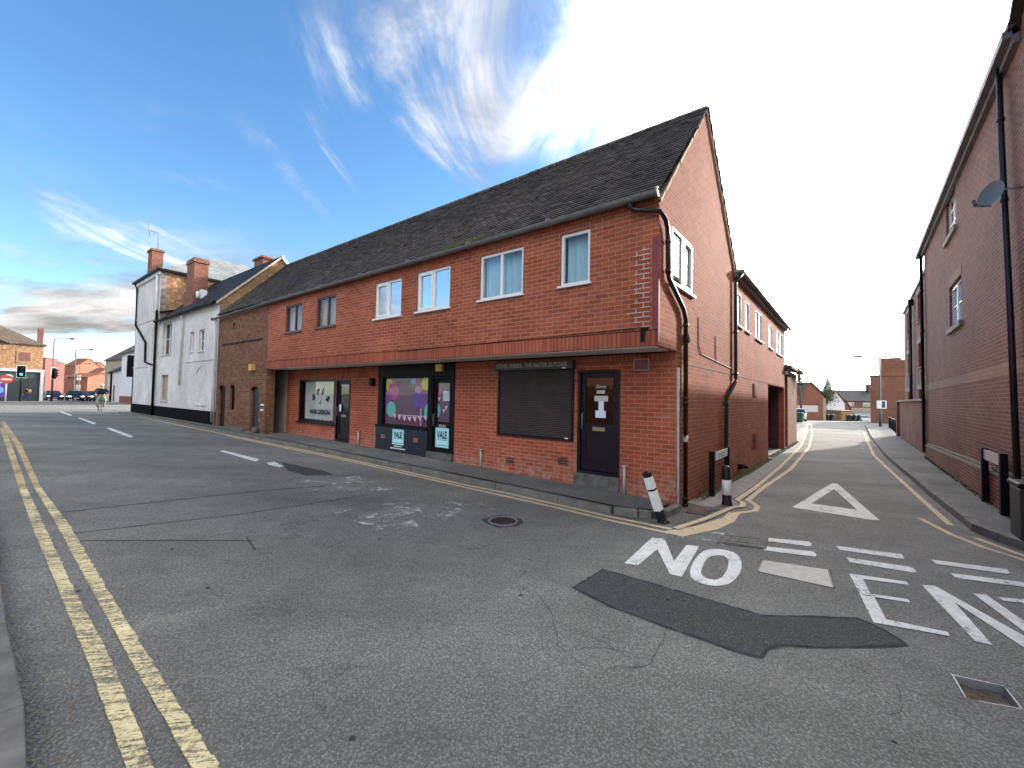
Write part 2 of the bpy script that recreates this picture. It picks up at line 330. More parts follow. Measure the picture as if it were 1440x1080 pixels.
def frame_rect(mb, fr, a0, a1, z0, z1, b0, b1, w):
    mb.box(fr, a0, a1, b0, b1, z0, z0+w); mb.box(fr, a0, a1, b0, b1, z1-w, z1)
    mb.box(fr, a0, a0+w, b0, b1, z0+w, z1-w); mb.box(fr, a1-w, a1, b0, b1, z0+w, z1-w)

def window(root, fr, a0, a1, z0, z1, fm='upvc', split=(.5,), sash=(), glass='glass', sill='upvc', b=-.05, curtain=None, w=.05, hbars=(), name='window', sproj=.06, label=None):
    mb = MB(); frame_rect(mb, fr, a0, a1, z0, z1, b-.06, b, w)
    A = [a0+w] + [a0+(a1-a0)*s for s in split] + [a1-w]
    for s in A[1:-1]: mb.box(fr, s-.03, s+.03, b-.058, b-.003, z0+w, z1-w)
    for h in hbars:
        zz = z0+(z1-z0)*h; mb.box(fr, a0+w, a1-w, b-.05, b-.006, zz-.013, zz+.013)
    for k in sash:
        frame_rect(mb, fr, A[k]+(.03 if k else 0), A[k+1]-(.03 if k < len(A)-2 else 0), z0+w, z1-w, b-.05, b+.012, .042)
    o = mb.build(name, fm, root, label=label)
    g = MB(); g.box(fr, a0+w*.6, a1-w*.6, b-.036, b-.028, z0+w*.6, z1-w*.6); g.build('pane', glass, o)
    if sill:
        s = MB(); s.box(fr, a0-.04, a1+.04, b, sproj-.01, z0-.035, z0-.002); s.build('sill', sill, o)
    if curtain:
        for (c0, c1, cm) in curtain:
            c = MB(); N = int(abs(c1-c0)/.02)+2; c.smooth = True
            pr = [(c0+(c1-c0)*i/N, b-.16+.022*sin(i*1.1+3*sin(i*.13))) for i in range(N+1)]
            for i in range(N): c.quadf(fr, [(pr[i][0], pr[i][1], z0+.03), (pr[i+1][0], pr[i+1][1], z0+.03), (pr[i+1][0], pr[i+1][1], z1-.01), (pr[i][0], pr[i][1], z1-.01)])
            c.build('curtain', cm, o)
    return o

def sheet(name, pts, off, mat, mx=.6, thick=0, label=None, kind='structure', parent=None, hole=None, cat=None, ret=False):
    b = bmesh.new()
    def ring(L): vs = [b.verts.new((x, y, 0)) for x, y in L]; return [b.edges.new((vs[i], vs[(i+1) % len(vs)])) for i in range(len(vs))]
    es = ring(pts)
    if hole: es += ring(hole)
    bmesh.ops.triangle_fill(b, use_beauty=True, edges=es)
    for _ in range(7):
        L = [e for e in b.edges if e.calc_length() > mx]
        if not L: break
        bmesh.ops.subdivide_edges(b, edges=L, cuts=1, use_grid_fill=False); bmesh.ops.triangulate(b, faces=[f for f in b.faces if len(f.verts) > 3])
    mb = MB(); lp = [(v.co.x, v.co.y) for v in b.verts]
    def q(v, o): x, y = v.co.x, v.co.y; return (x, y, gz(x, y)+o)
    for f in b.faces:
        mb.face([q(v, off) for v in f.verts])
    if thick:
        for e in b.edges:
            if len(e.link_faces) == 1: u, w = e.verts; mb.face([q(u, off), q(w, off), q(w, off-thick), q(u, off-thick)])
    b.free()
    if ret: return mb
    return mb.build(name, mat, parent, kind=kind, label=label, cat=cat)

def dens(L, step=.5):
    out = [Vector(L[0])]
    for a, b in zip(L[:-1], L[1:]):
        a, b = Vector(a), Vector(b); n = max(1, int((b-a).length/step))
        out += [a+(b-a)*(i/n) for i in range(1, n+1)]
    return out
def ribbon(mb, L, w, off, side=0, step=.4, jit=0):
    # side 0: centred, 1: to the left of travel, -1 right
    P = dens(L, step); acc = 0; prev = None
    for i, p in enumerate(P):
        t = (P[min(i+1, len(P)-1)]-P[max(i-1, 0)]).normalized(); n = Vector((-t.y, t.x))
        ww = w*(1+rnd.uniform(-jit, jit)); l = p+n*(ww/2 if side == 0 else ww if side > 0 else 0); r = p-n*(ww/2 if side == 0 else ww if side < 0 else 0)
        if prev:
            seg = (p-P[i-1]).length
            q = lambda v: (v.x, v.y, gz(v.x, v.y)+off)
            mb.face([q(prev[0]), q(prev[1]), q(r), q(l)], [(0, acc), (w, acc), (w, acc+seg), (0, acc+seg)]); acc += seg
        prev = (l, r)
def between(mb, L, R, off, jit=0):
    n = 1
    for i in range(len(L)-1):
        a, b, c, d = (Vector(L[i]), Vector(R[i]), Vector(R[i+1]), Vector(L[i+1])); k = max(1, int((d-a).length/(.07 if jit else .4))); w_ = (b-a).normalized()
        for j in range(k):
            q = [a.lerp(d, j/k), b.lerp(c, j/k), b.lerp(c, (j+1)/k), a.lerp(d, (j+1)/k)]; y0 = n*.1+i*3.3+j*(.07 if jit else .4)
            if jit: l_ = rnd.uniform(-jit, jit)*.5; r_ = rnd.uniform(-jit, jit); q = [q[0]-w_*l_, q[1]+w_*r_, q[2]+w_*r_, q[3]-w_*l_]
            mb.face([(v.x, v.y, gz(v.x, v.y)+off) for v in q], [(0, y0), (.1, y0), (.1, y0+.07), (0, y0+.07)])
def kerb(name, L, h, side, mat='kerb_stone', w=.125, label=None, stone=.9):
    mb = MB(); P = dens(L, stone)
    for p, q in zip(P[:-1], P[1:]):
        t = (q-p); ln = t.length
        if ln < .05: continue
        t.normalize(); n = Vector((-t.y, t.x))*side; p2 = p+t*.004; q2 = q-t*.004; dz = rnd.uniform(-.004, .004); sh = rnd.uniform(-.005, .005)
        c = [p2+n*sh, q2+n*sh, q2+n*(w+sh), p2+n*(w+sh)]
        def g(v): return gz(v.x, v.y)
        low = [(v.x, v.y, g(v)-.1) for v in c]; top = [(v.x+(n.x*.012 if i < 2 else 0), v.y+(n.y*.012 if i < 2 else 0), g(v)+h+dz) for i, v in enumerate(c)]
        mb.hexa([Vector(x) for x in low+top], lambda i, k: (i*.1, .2))
    o = mb.build(name, mat, kind='structure', bevel=.008); return o

def text_mb(txt, fr, a, b, z, size, flip=True, sx=1, arc=None, bold=0, shear=0, depth=.004, align='CENTER', rot=0):
    cu = bpy.data.curves.new('t', 'FONT'); cu.body = txt; cu.size = size; cu.align_x = align; cu.extrude = 0; cu.offset = bold; cu.shear = shear; cu.resolution_u = 3
    ob = bpy.data.objects.new('t', cu); COL.objects.link(ob); bpy.context.view_layer.update()
    me = bpy.data.meshes.new_from_object(ob); bpy.data.objects.remove(ob); bpy.data.curves.remove(cu)
    mb = MB(); k = -1 if flip else 1
    for f in me.polygons:
        P = []
        for i in f.vertices:
            x, y, _ = me.vertices[i].co; x, y = x*cos(rot)-y*sin(rot), x*sin(rot)+y*cos(rot)
            P.append(fr.P(a+k*x*sx, b, z+y))
        mb.face(P)
    bpy.data.meshes.remove(me); return mb
def disc(mb, fr, a, b, z, ra, rz, n=28, clip=None):
    P = []
    for i in range(n):
        x, y = a+ra*cos(2*pi*i/n), z+rz*sin(2*pi*i/n)
        if clip: x = min(max(x, clip[0]), clip[1]); y = min(max(y, clip[2]), clip[3])
        P.append(fr.P(x, b, y))
    mb.face(P)
def roof_slope(mb, fr, a0f, a1f, e, r, course=.1, tw=.165, lift=.016, wav=.012, seedk=0):
    # e=(b,z) eave, r=(b,z) ridge; a0f/a1f: functions of b
    eb, ez = e; rb, rz = r; L = hypot(rb-eb, rz-ez); N = max(1, int(L/course)); ub, uz = (rb-eb)/L, (rz-ez)/L; nb, nz = -uz*(1 if rb < eb else -1), ub*(1 if rb < eb else -1)
    if nz < 0: nb, nz = -nb, -nz
    rr = random.Random(seedk)
    for i in range(N):
        s0, s1 = L*i/N, L*(i+1)/N
        b0 = eb+ub*s0; a0, a1 = a0f(b0), a1f(b0); M = max(1, int((a1-a0)/tw)); off = (i % 2)*.5
        edges = [a0]+[a0+(j+off)*(a1-a0)/M for j in range(1, M)]+[a1]
        for j in range(len(edges)-1):
            x0, x1 = edges[j], edges[j+1]; w = wav*(sin(x0*.9+1)+sin(x0*.37+2)); h = lift+rr.uniform(-.004, .006); d0 = rr.uniform(-.006, .006)
            def q(a, s, o): return fr.P(a, eb+ub*s+nb*(o+w), ez+uz*s+nz*(o+w))
            g = .002
            mb.face([q(x0+g, s0+d0, h), q(x1-g, s0+d0, h), q(x1-g, s1+.02, .002), q(x0+g, s1+.02, .002)], [(x0, s0), (x1, s0), (x1, s1), (x0, s1)])
            mb.face([q(x0+g, s0+d0, h), q(x1-g, s0+d0, h), q(x1-g, s0+d0, h-.02), q(x0+g, s0+d0, h-.02)], [(x0, s0), (x1, s0), (x1, s0+.01), (x0, s0+.01)])
    a0, a1 = a0f(eb), a1f(eb); c0, c1 = a0f(rb), a1f(rb)
    mb.face([fr.P(a0, eb-nb*.02, ez-nz*.02-.01), fr.P(a1, eb-nb*.02, ez-nz*.02-.01), fr.P(c1, rb, rz-.03), fr.P(c0, rb, rz-.03)], [(0, 0), (1, 0), (1, 1), (0, 1)])
MK={
 'N1':[[1.203,4.192],[1.775,5.016],[1.936,5.018],[1.765,4.308],[2.125,4.822],[2.263,4.795],[1.688,3.935],[1.592,3.987],[1.707,4.635],[1.332,4.157]],
 'O_out':[[2.358,4.718],[2.459,4.739],[2.54,4.715],[2.594,4.661],[2.598,4.562],[2.536,4.398],[2.436,4.22],[2.331,4.074],[2.193,3.915],[2.081,3.821],[2.0,3.785],[1.926,3.771],[1.861,3.776],[1.817,3.811],[1.779,3.86],[1.776,3.932],[1.818,4.05],[1.887,4.179],[1.998,4.35],[2.125,4.521],[2.249,4.652]],
 'O_in':[[2.318,4.528],[2.377,4.544],[2.416,4.532],[2.423,4.485],[2.394,4.397],[2.334,4.287],[2.257,4.166],[2.175,4.057],[2.095,3.966],[2.033,3.917],[1.986,3.9],[1.948,3.908],[1.923,3.929],[1.912,3.971],[1.923,4.029],[1.959,4.105],[2.023,4.208],[2.111,4.341],[2.192,4.442],[2.261,4.505]],
 'E':[[3.551,4.208],[4.011,4.076],[3.968,3.998],[3.588,4.088],[3.374,3.763],[3.65,3.69],[3.603,3.625],[3.353,3.703],[3.094,3.315],[3.438,3.165],[3.388,3.109],[2.94,3.256]],
 'N2':[[4.104,4.012],[4.232,4.007],[4.115,3.267],[4.453,3.874],[4.567,3.868],[4.161,3.113],[3.886,2.955],[4.056,3.677],[3.606,3.017],[3.523,3.056]],
 'T':[[4.628,3.82],[5.138,3.778],[5.064,3.705],[4.849,3.72],[4.582,3.146],[4.424,3.098],[4.735,3.73],[4.599,3.748]],
 'dash0':[[3.271,5.242],[3.848,5.165],[3.814,5.071],[3.73,4.984],[3.227,5.112]],
 'dash1':[[3.069,4.917],[3.632,4.808],[3.601,4.718],[3.53,4.643],[3.026,4.767]],
 'dash2':[[4.096,5.05],[4.736,4.865],[4.655,4.744],[4.596,4.704],[4.032,4.911]],
 'dash3':[[3.904,4.671],[4.464,4.464],[4.397,4.348],[4.328,4.313],[3.828,4.527]],
 'dash4':[[4.957,4.73],[5.599,4.536],[5.494,4.424],[5.434,4.403],[4.873,4.6]],
 'dash5':[[4.763,4.353],[5.377,4.191],[5.252,4.067],[4.678,4.229]],
 'dash6':[[2.433,5.41],[2.965,5.329],[2.929,5.216],[2.451,5.322]],
 'dash7':[[2.103,5.164],[2.621,5.031],[2.61,4.876],[2.126,5.044]],
 'tri_out':[[7.39,9.263],[7.595,9.421],[7.636,9.374],[7.462,9.045],[5.847,6.352],[5.701,6.352],[4.87,6.928]],
 'tri_in':[[7.044,8.721],[6.019,6.964],[5.467,7.275]],
 'cover':[[2.806,4.461],[3.383,4.278],[3.099,3.851],[2.562,4.152]],
 'setts':[[2.842,5.311],[3.356,5.212],[3.069,4.808],[2.54,4.942]],
 'patch':[[0.94,4.019],[1.356,3.747],[1.755,3.484],[2.069,3.279],[2.481,3.303],[2.858,3.307],[2.922,3.199],[2.929,3.043],[2.918,2.967],[2.702,2.936],[2.49,2.907],[2.25,2.888],[2.123,2.882],[2.006,2.889],[1.92,2.882],[1.815,2.829],[1.707,2.736],[1.581,2.786],[1.422,2.902],[1.174,3.059],[0.846,3.303],[0.582,3.603]],
 'patch2':[[-5.119,8.935],[-3.812,8.184],[-3.431,7.819],[-3.9,7.653],[-4.46,8.045]],
 'recess':[[2.901,2.658],[3.133,2.557],[3.008,2.37],[2.754,2.446]],
 'dashA':[[-7.392,10.148],[-7.383,10.285],[-5.756,9.189],[-5.631,8.867]],
 'dashB':[[-14.954,14.754],[-15.041,14.997],[-11.911,12.627],[-11.682,12.248]],
 'dashC':[[-21.086,19.415],[-21.239,19.684],[-17.35,16.726],[-17.055,16.303]],
 'dashD':[[-27.493,24.299],[-27.549,24.503],[-23.465,21.353],[-23.087,20.876]],
 'arrow':[[-5.346,8.788],[-5.265,8.941],[-4.786,8.463],[-4.813,8.33],[-4.994,8.461],[-5.158,8.556]],
 'grate':[[2.966,6.67],[3.243,6.469],[2.982,6.121],[2.725,6.227]],
 'strip':[[2.086,5.182],[2.345,5.559],[2.35,5.5],[2.103,5.132]],
 'rd_tri2a':[[4.959,7.019],[5.821,6.385]],
}
# ------------------------------------------------------------------ ground
def lines(a, b, near0, near1, step, far):
    L = list(far[0]); x = near0
    while x <= near1: L.append(x); x += step
    return L+list(far[1])
gx = lines(0, 0, -92, 62, 1, ([-1500, -900, -500, -300, -200, -150, -120, -105], [66, 72, 80, 90, 105, 130, 160, 220, 300, 500, 900, 1500]))
gy = lines(0, 0, -12, 70, 1, ([-600, -200, -80, -40, -25, -17], [73, 77, 82, 90, 100, 115, 135, 160, 200, 260, 400, 800, 1500]))
mb = MB()
for i in range(len(gx)-1):
    for j in range(len(gy)-1):
        if 2 <= gx[i] < 4 and gy[j] == 2: continue
        mb.face([(x, y, gz(x, y)) for x, y in ((gx[i], gy[j]), (gx[i+1], gy[j]), (gx[i+1], gy[j+1]), (gx[i], gy[j+1]))])
REC = MK['recess']
hm = sheet('x', [(2, 2), (3, 2), (4, 2), (4, 3), (3, 3), (2, 3)], 0, 'asphalt', mx=9, hole=REC, ret=True)
mb.f += [[i+len(mb.v) for i in f] for f in hm.f]; mb.v += hm.v; mb.uv += hm.uv; mb.mi += hm.mi; mb.sm += hm.sm
road = mb.build('road', 'asphalt', kind='structure')

def front_line(pairs): return [tuple(FRONT.P(a, b, 0).xy) for a, b in pairs]
KB = [(31.5, .35), (26, .36), (21, .42), (17.4, .42), (12, .38), (8, .30), (4, .215), (1.5, .155), (.6, .15)]
kl = front_line(KB) + [(1.90, 5.975), (2.08, 5.945), (2.24, 6.0), (2.42, 6.18), (2.60, 6.40)]
kerb('kerb', kl, .106, -1)
ki = [(Vector(p)+Vector(n1)*-.07).to_tuple() for p in kl[:-5]] + [(1.93, 6.03), (2.09, 6.00), (2.23, 6.07), (2.39, 6.23), (2.58, 6.46)]
pv = ki + [tuple(GF.P(0, -.1, 0).xy), tuple(GF.P(14.5, -.1, 0).xy), tuple(FRONT.P(14.5, -.1, 0).xy), tuple(FRONT.P(31.3, -.1, 0).xy)]
sheet('pavement', pv, .098, 'pavement_tar')
def side_line(pairs): return [tuple(SIDE.P(a, b, 0).xy) for a, b in pairs]
# lane left strip of old concrete
lane_in = [(2.98, 6.015), (3.483, 6.49), (3.70, 6.66), (3.93, 6.80), (4.06, 7.05), (4.085, 7.241), (5.127, 8.403), (7.593, 11.338), (13.042, 17.991), (19.474, 26.341), (28.074, 37.841)]
lane_in = [(x-.05, y+.04) for x, y in lane_in]
sheet('pavement', side_line([(46, 0), (18, -.3), (9.3, -.1), (.15, -.05)])[::-1]+lane_in[::-1][:0]+[tuple(SIDE.P(46, 0, 0).xy)][:0]+lane_in[::-1], .012, 'concrete', thick=.05) if False else None
stripp = lane_in[1:]+side_line([(46, -1.0), (18, -.4), (9.3, -.1), (.55, -.05)])
sheet('pavement', stripp, .014, 'concrete', thick=.05)
cg = [(2.30, 5.62), (2.95, 5.95), (3.45, 6.47), tuple(SIDE.P(.52, -.05, 0).xy), tuple(SIDE.P(-.02, -.02, 0).xy), (2.62, 6.36), (2.46, 6.17), (2.28, 5.96), (2.0, 5.90), (1.6, 6.02), (1.55, 5.93), (1.9, 5.72)]
sheet('verge', cg, .006, 'gravel_dirt', mx=.3)
# right pavement
rk = [(33.3, 37.6), (21.63, 24.0), (14.42, 15.46), (9.14, 8.85), (7.82, 7.20), (7.2, 6.4), (6.88, 6.0), (6.72, 5.55), (6.62, 5.1), (6.62, 4.5), (6.9, 3.7), (7.6, 2.8), (9.0, 1.8), (14, -1)]
kerb('kerb', rk, .115, 1)
ri = [(x+.09, y-.08) for x, y in rk[:5]]+[(7.3, 6.33), (7.0, 5.96), (6.84, 5.52), (6.74, 5.1), (6.74, 4.54), (7.0, 3.8), (7.68, 2.9), (9.05, 1.92), (14.1, -.88)]
rw = [tuple(RT.P(a, -.1, 0).xy) for a in (30, 19, 5.8, 0, -5.7, -8)]
sheet('pavement', ri+[(16, .5)]+rw[::-1], .112, 'pavement_tar')
# pavement at bottom left
lk = [(-38, 27.6), (-20, 14.7), (-8.2, 6.25), (-4.87, 3.84), (-3.23, 2.63), (-2.3, 1.97), (-1.86, 1.62), (-.9, .88), (.3, -.1), (3, -2.6)]
kerb('kerb', lk, .10, -1, w=.15)
li = [(x-.09, y-.12) for x, y in lk]
sheet('pavement', li+[(0, -6), (-42, 22)], .098, 'pavement_tar')
sheet('pavement', [(-86, 45), (-66, 41.5), (-56.8, 44.5), (-55, 47.5), (-57.5, 52), (-64, 60), (-82, 78), (-95, 70)], .09, 'concrete', thick=.1)
sheet('pavement', [(-47, 45.6), (-44, 43), (-38, 44), (-52, 64), (-60, 72), (-63, 70)], .08, 'concrete', thick=.1)

# recessed cover at bottom right, flush plate, round cover
o = thing('inspection_recess', 'sunken steel frame filled with rubble in the road at bottom right', 'drain cover', (REC[0][0], REC[0][1], gz(*REC[0])))
mb = MB(); c = Vector((sum(p[0] for p in REC)/4, sum(p[1] for p in REC)/4))
def inn(p, k): v = Vector(p)-c; return c+v*(1-k/v.length)
for i in range(4):
    a, b = Vector(REC[i]), Vector(REC[(i+1) % 4]); a2, b2 = inn(a, .010), inn(b, .010); z = gz(*a)
    P = [(a.x, a.y, z-.07), (b.x, b.y, z-.07), (b2.x, b2.y, z-.07), (a2.x, a2.y, z-.07), (a.x, a.y, z+.004), (b.x, b.y, z+.004), (b2.x, b2.y, z+.004), (a2.x, a2.y, z+.004)]
    mb.hexa([Vector(p) for p in P], lambda i, k: (0, 0))
mb.build('frame', 'steel', o)
mb = MB(); 
for i in range(12):
    for j in range(8):
        def q(u, v):
            p = Vector(REC[0]).lerp(Vector(REC[3]), v).lerp(Vector(REC[1]).lerp(Vector(REC[2]), v), u); return (p.x, p.y, gz(p.x, p.y)-.045+.007*sin(p.x*61+p.y*33)+.006*sin(p.y*97-p.x*41))
        mb.face([q(i/12, j/8), q((i+1)/12, j/8), q((i+1)/12, (j+1)/8), q(i/12, (j+1)/8)])
mb.build('infill', 'rust_infill', o)
CV = MK['cover']; zc = gz(*CV[0])
o = thing('chamber_cover', 'silver rectangular chamber cover worn smooth beside the word NO', 'drain cover', (CV[0][0], CV[0][1], zc))
sheet('plate', [inn(p, 0) if 0 else tuple(Vector(p)) for p in CV], .007, 'metal_plate', mx=.3, thick=.02, kind=None, parent=o)
mb = MB(); cc = Vector((sum(p[0] for p in CV)/4, sum(p[1] for p in CV)/4))
for i in (1, 3):
    mb = MB(); a, b = Vector(CV[i]), Vector(CV[(i+1) % 4]); 
    ribbon(mb, [a, b], .012, .0135); mb.build('frame', 'iron', o)
sheet('road_patch', [tuple(cc+(Vector(p)-cc)*k) for p, k in zip([*CV], (1.07, 1.10, 1.03, 1.02))], .003, 'asphalt_patch', mx=.5)
mhc = Vector((-.085, 5.40)); zc = gz(*mhc)
o = thing('manhole', 'round rusty iron manhole in the road before the shutter', 'manhole', (mhc.x, mhc.y, zc))
mb = MB(); N = 28
def ringp(r, z): return [(mhc.x+r*cos(2*pi*k/N), mhc.y+r*sin(2*pi*k/N), gz(mhc.x, mhc.y)+z) for k in range(N)]
def rings(mb, r0, r1, z0, z1):
    A, B = ringp(r0, z0), ringp(r1, z1)
    for k in range(N): mb.face([A[k], A[(k+1) % N], B[(k+1) % N], B[k]])
rings(mb, .20, .20, -.01, .012); rings(mb, .20, .175, .012, .012); rings(mb, .175, .172, .012, .005); mb.build('frame', 'steel', o)
mb = MB(); rings(mb, .172, .165, .005, .011); rings(mb, .165, .001, .011, .013)
for k in range(-3, 4):
    for m in range(-3, 4):
        if (k*k+m*m)*.042**2 < .14**2: mb.box(W, mhc.x+k*.042-.012, mhc.x+k*.042+.012, mhc.y+m*.042-.012, mhc.y+m*.042+.012, zc+.01, zc+.019)
mb.build('lid', 'iron', o)
ring_ = [tuple(mhc+Vector((.27*cos(t*.5), .25*sin(t*.5)))*(1+.12*sin(t*2.3))) for t in range(12)]
sheet('road_patch', ring_, .003, 'asphalt_patch', mx=.3)
# gully grate and channel cover
GRT = MK['grate']
o = thing('gully_grate', 'rusty rectangular gully grate at the foot of the corner drainpipe', 'drain', (*GRT[0], gz(*GRT[0])))
sheet('frame', GRT, .018, 'iron', mx=.4, thick=.03, kind=None, parent=o)
mb = MB(); A, B, C_, D = [Vector(p) for p in GRT]
for k in range(3):
    for m in range(1):
        u0, u1 = .06+k*.31, .06+k*.31+.25
        q = [A.lerp(B, u0).lerp(D.lerp(C_, u0), .12), A.lerp(B, u1).lerp(D.lerp(C_, u1), .12), A.lerp(B, u1).lerp(D.lerp(C_, u1), .88), A.lerp(B, u0).lerp(D.lerp(C_, u0), .88)]
        mb.face([(v.x, v.y, gz(v.x, v.y)+.022) for v in q])
mb.build('bar', 'rust_iron', o)
ST = [Vector(p) for p in MK['setts']]
o = thing('channel_grate', 'ribbed dark iron channel cover across the end of the give way lines', 'drain cover', (*ST[0], gz(*ST[0])))
sheet('frame', [tuple(v) for v in ST], .010, 'stone_dark', mx=.4, thick=.02, kind=None, parent=o)
mb = MB()
for k in range(5):
    for m in range(4):
        u0, u1, w0, w1 = .03+k*.195, .03+k*.195+.165, .06+m*.235, .06+m*.235+.19
        q = [ST[0].lerp(ST[1], u).lerp(ST[3].lerp(ST[2], u), w) for u, w in ((u0, w0), (u1, w0), (u1, w1), (u0, w1))]
        low = [Vector((v.x, v.y, gz(v.x, v.y)+.006)) for v in q]; mb.hexa(low+[v+Vector((0, 0, .012)) for v in low], lambda i, k: (0, 0))
mb.build('rib', 'kerb_stone', o)

# ------------------------------------------------------------------ road markings
def mark(name, pts, mat='paint_white', off=.0055, hole=None): return sheet(name, pts, off, mat, mx=.5, hole=hole)
mark('road_lettering', MK['N1']); mark('road_lettering', MK['O_out'], hole=MK['O_in']); mark('road_lettering', MK['E'])
NN = MK['N2']
mark('road_lettering', [NN[0], NN[1], NN[7], NN[8], NN[9]]); 
mark('road_lettering', [NN[1], (3.965, 2.90), (3.80, 2.93), NN[7]], off=.0057); mark('road_lettering', [NN[3], NN[4], (4.05, 2.86), (3.93, 2.88)], off=.0059)
mark('road_lettering', MK['T'])
for i in range(8): mark('give_way_line', MK['dash%d' % i], 'paint_white' if i < 6 else 'paint_white_worn')
mark('give_way_triangle', MK['tri_out'], hole=MK['tri_in'])
for k in 'ABCD': mark('centre_line', MK['dash'+k])
mark('road_arrow', MK['arrow'])
def ragged(L, amp, step=.07):
    P = dens([*L, L[0]], step)[:-1]; return [(p.x+rnd.uniform(-amp, amp), p.y+rnd.uniform(-amp, amp)) for p in P]
sheet('road_patch', ragged(MK['patch'], .010), .0035, 'asphalt_patch', mx=.7)
mb = MB(); ribbon(mb, [*MK['patch'], MK['patch'][0]], .022, .0046, jit=.7, step=.05); mb.build('road_joint', 'tar_seal', kind='structure')
def crack(x, y, ang, n, st=.05, w=.0045):
    L = [(x, y)]
    a0 = ang
    for _ in range(n): ang = a0+(ang-a0)*.8+rnd.uniform(-.5, .5); x += st*cos(ang); y += st*sin(ang); L.append((x, y)); ang += (L[0][0]-x)*0
    mb = MB(); ribbon(mb, L, w, .0034, jit=.6, step=.03); mb.build('road_crack', 'crack_dark', kind='structure'); return L
for x, y, a_, n_ in ((1.25, 3.1, -2.1, 20), (.9, 5.2, -2.4, 34), (-.6, 4.6, 2.9, 30), (2.2, 2.85, -1.2, 16), (-3.2, 5.9, .5, 30), (3.4, 4.3, -.5, 18), (.1, 3.6, -1.4, 24), (-5.5, 8.2, -.6, 40), (4.6, 6.1, 1.0, 20)):
    L = crack(x, y, a_, n_); m = L[len(L)//2]; crack(m[0], m[1], a_+rnd.choice((-1, 1)), n_//2, w=.0032)
for _ in range(26):
    x, y = rnd.uniform(-4, 4.5), rnd.uniform(1.6, 6); r = rnd.uniform(.006, .022); sheet('oil_spot', [(x+r*cos(t)*rnd.uniform(.6, 1.3), y+r*sin(t)*rnd.uniform(.6, 1.3)) for t in (0, .8, 1.6, 2.4, 3.2, 4, 4.8, 5.6)], .0036, 'tar_seal')
sheet('road_patch', MK['patch2'], .0035, 'asphalt_patch')
mb = MB(); ribbon(mb, [(-44, 15.2), (-29.2, 22.83), (-27.1, 23.96)], .3, .005); mb.build('stop_line', 'paint_white', kind='structure')
mb = MB(); between(mb, [(-21.36, 16.69), (-12.5, 10.1), (-7.23, 6.106)], [(-21.3, 16.80), (-12.45, 10.19), (-7.12, 6.10)], .0048); mb.build('yellow_line', 'paint_yellow_thin', kind='structure')
mb = MB(); between(mb, [(-18.0, 14.077), (-7.351, 6.014)], [(-17.93, 14.17), (-7.27, 6.05)], .0048); mb.build('yellow_line', 'paint_yellow_thin', kind='structure')
def ext(L, d=1.6): a, b = Vector(L[-2]), Vector(L[-1]); return list(L)+[tuple(b+(b-a).normalized()*d)]
mb = MB(); between(mb, ext([(-7.351, 6.014), (-5.474, 4.606), (-3.539, 3.187), (-2.436, 2.376), (-1.63, 1.771)]), ext([(-7.242, 6.029), (-5.40, 4.66), (-3.43, 3.20), (-2.32, 2.40), (-1.544, 1.80)]), .0052, .006); mb.build('yellow_line', 'paint_yellow_near', kind='structure')
mb = MB(); between(mb, ext([(-7.232, 6.106), (-5.153, 4.585), (-3.265, 3.182), (-2.12, 2.339), (-1.359, 1.784)]), ext([(-7.12, 6.10), (-5.09, 4.645), (-3.19, 3.225), (-2.03, 2.365), (-1.255, 1.80)]), .0052, .006); mb.build('yellow_line', 'paint_yellow_near', kind='structure')
YF = front_line([(27, .48), (19.9, .62), (14, .62)])
yin = YF+[(-6.761, 11.588), (-4.02, 9.721), (-.749, 7.382), (-.119, 7.013), (.377, 6.635), (1.474, 5.83), (2.178, 5.40)]
yout = front_line([(14, .72)])+[(-6.72, 11.39), (-3.953, 9.52), (-.723, 7.18), (.364, 6.44), (1.384, 5.69), (2.07, 5.234)]
for L, k in ((yin, 'paint_yellow'), (yout, 'paint_yellow')):
    mb = MB(); ribbon(mb, L, .080, .0055, jit=.04); mb.build('yellow_line', k, kind='structure')
yl = [(2.235, 5.41), (2.98, 6.015), (3.483, 6.49), (3.708, 6.689), (3.94, 6.80), (4.10, 7.05), (4.10, 7.241), (5.127, 8.403), (7.593, 11.338), (13.042, 17.991), (19.474, 26.341), (28.074, 37.841)]
yo = [(2.233, 5.23), (2.944, 5.68), (3.595, 6.371), (4.014, 6.579), (4.225, 6.847), (4.30, 7.09), (4.32, 7.29), (5.40, 8.55), (7.90, 11.30), (13.35, 17.9), (19.75, 26.2), (28.5, 37.9)]
for L in (yl, yo):
    mb = MB(); ribbon(mb, L, .085, .0165 if L is yl else .005, jit=.08, step=.15); mb.build('yellow_line', 'paint_yellow', kind='structure')
mb = MB(); between(mb, [(2.0, 5.28), (2.6, 5.6), (3.25, 6.1), (3.5, 6.42)], [(2.2, 5.12), (2.85, 5.5), (3.3, 5.9), (3.6, 6.3)], .0042); mb.build('yellow_line', 'paint_yellow', kind='structure')
R1 = [(25.314, 28.65), (14.155, 15.605), (10.235, 10.58), (7.98, 7.689), (6.86, 6.25)]; R2 = [(6.731, 6.6), (6.33, 5.75), (6.2, 5.25), (6.22, 4.5), (6.5, 3.5)]; R3 = [(6.55, 5.65), (6.42, 5.1), (6.42, 4.6), (6.66, 3.7)]
R0 = [(34.07, 39.27), (20.05, 22.9), (13.75, 15.6), (12, 13.3)]
for L, m in ((R1, 'paint_yellow'), (R2, 'paint_yellow'), (R3, 'paint_yellow'), (R0, 'paint_white_worn')):
    mb = MB(); ribbon(mb, L, .085, .005, jit=.08); mb.build('yellow_line', m, kind='structure')
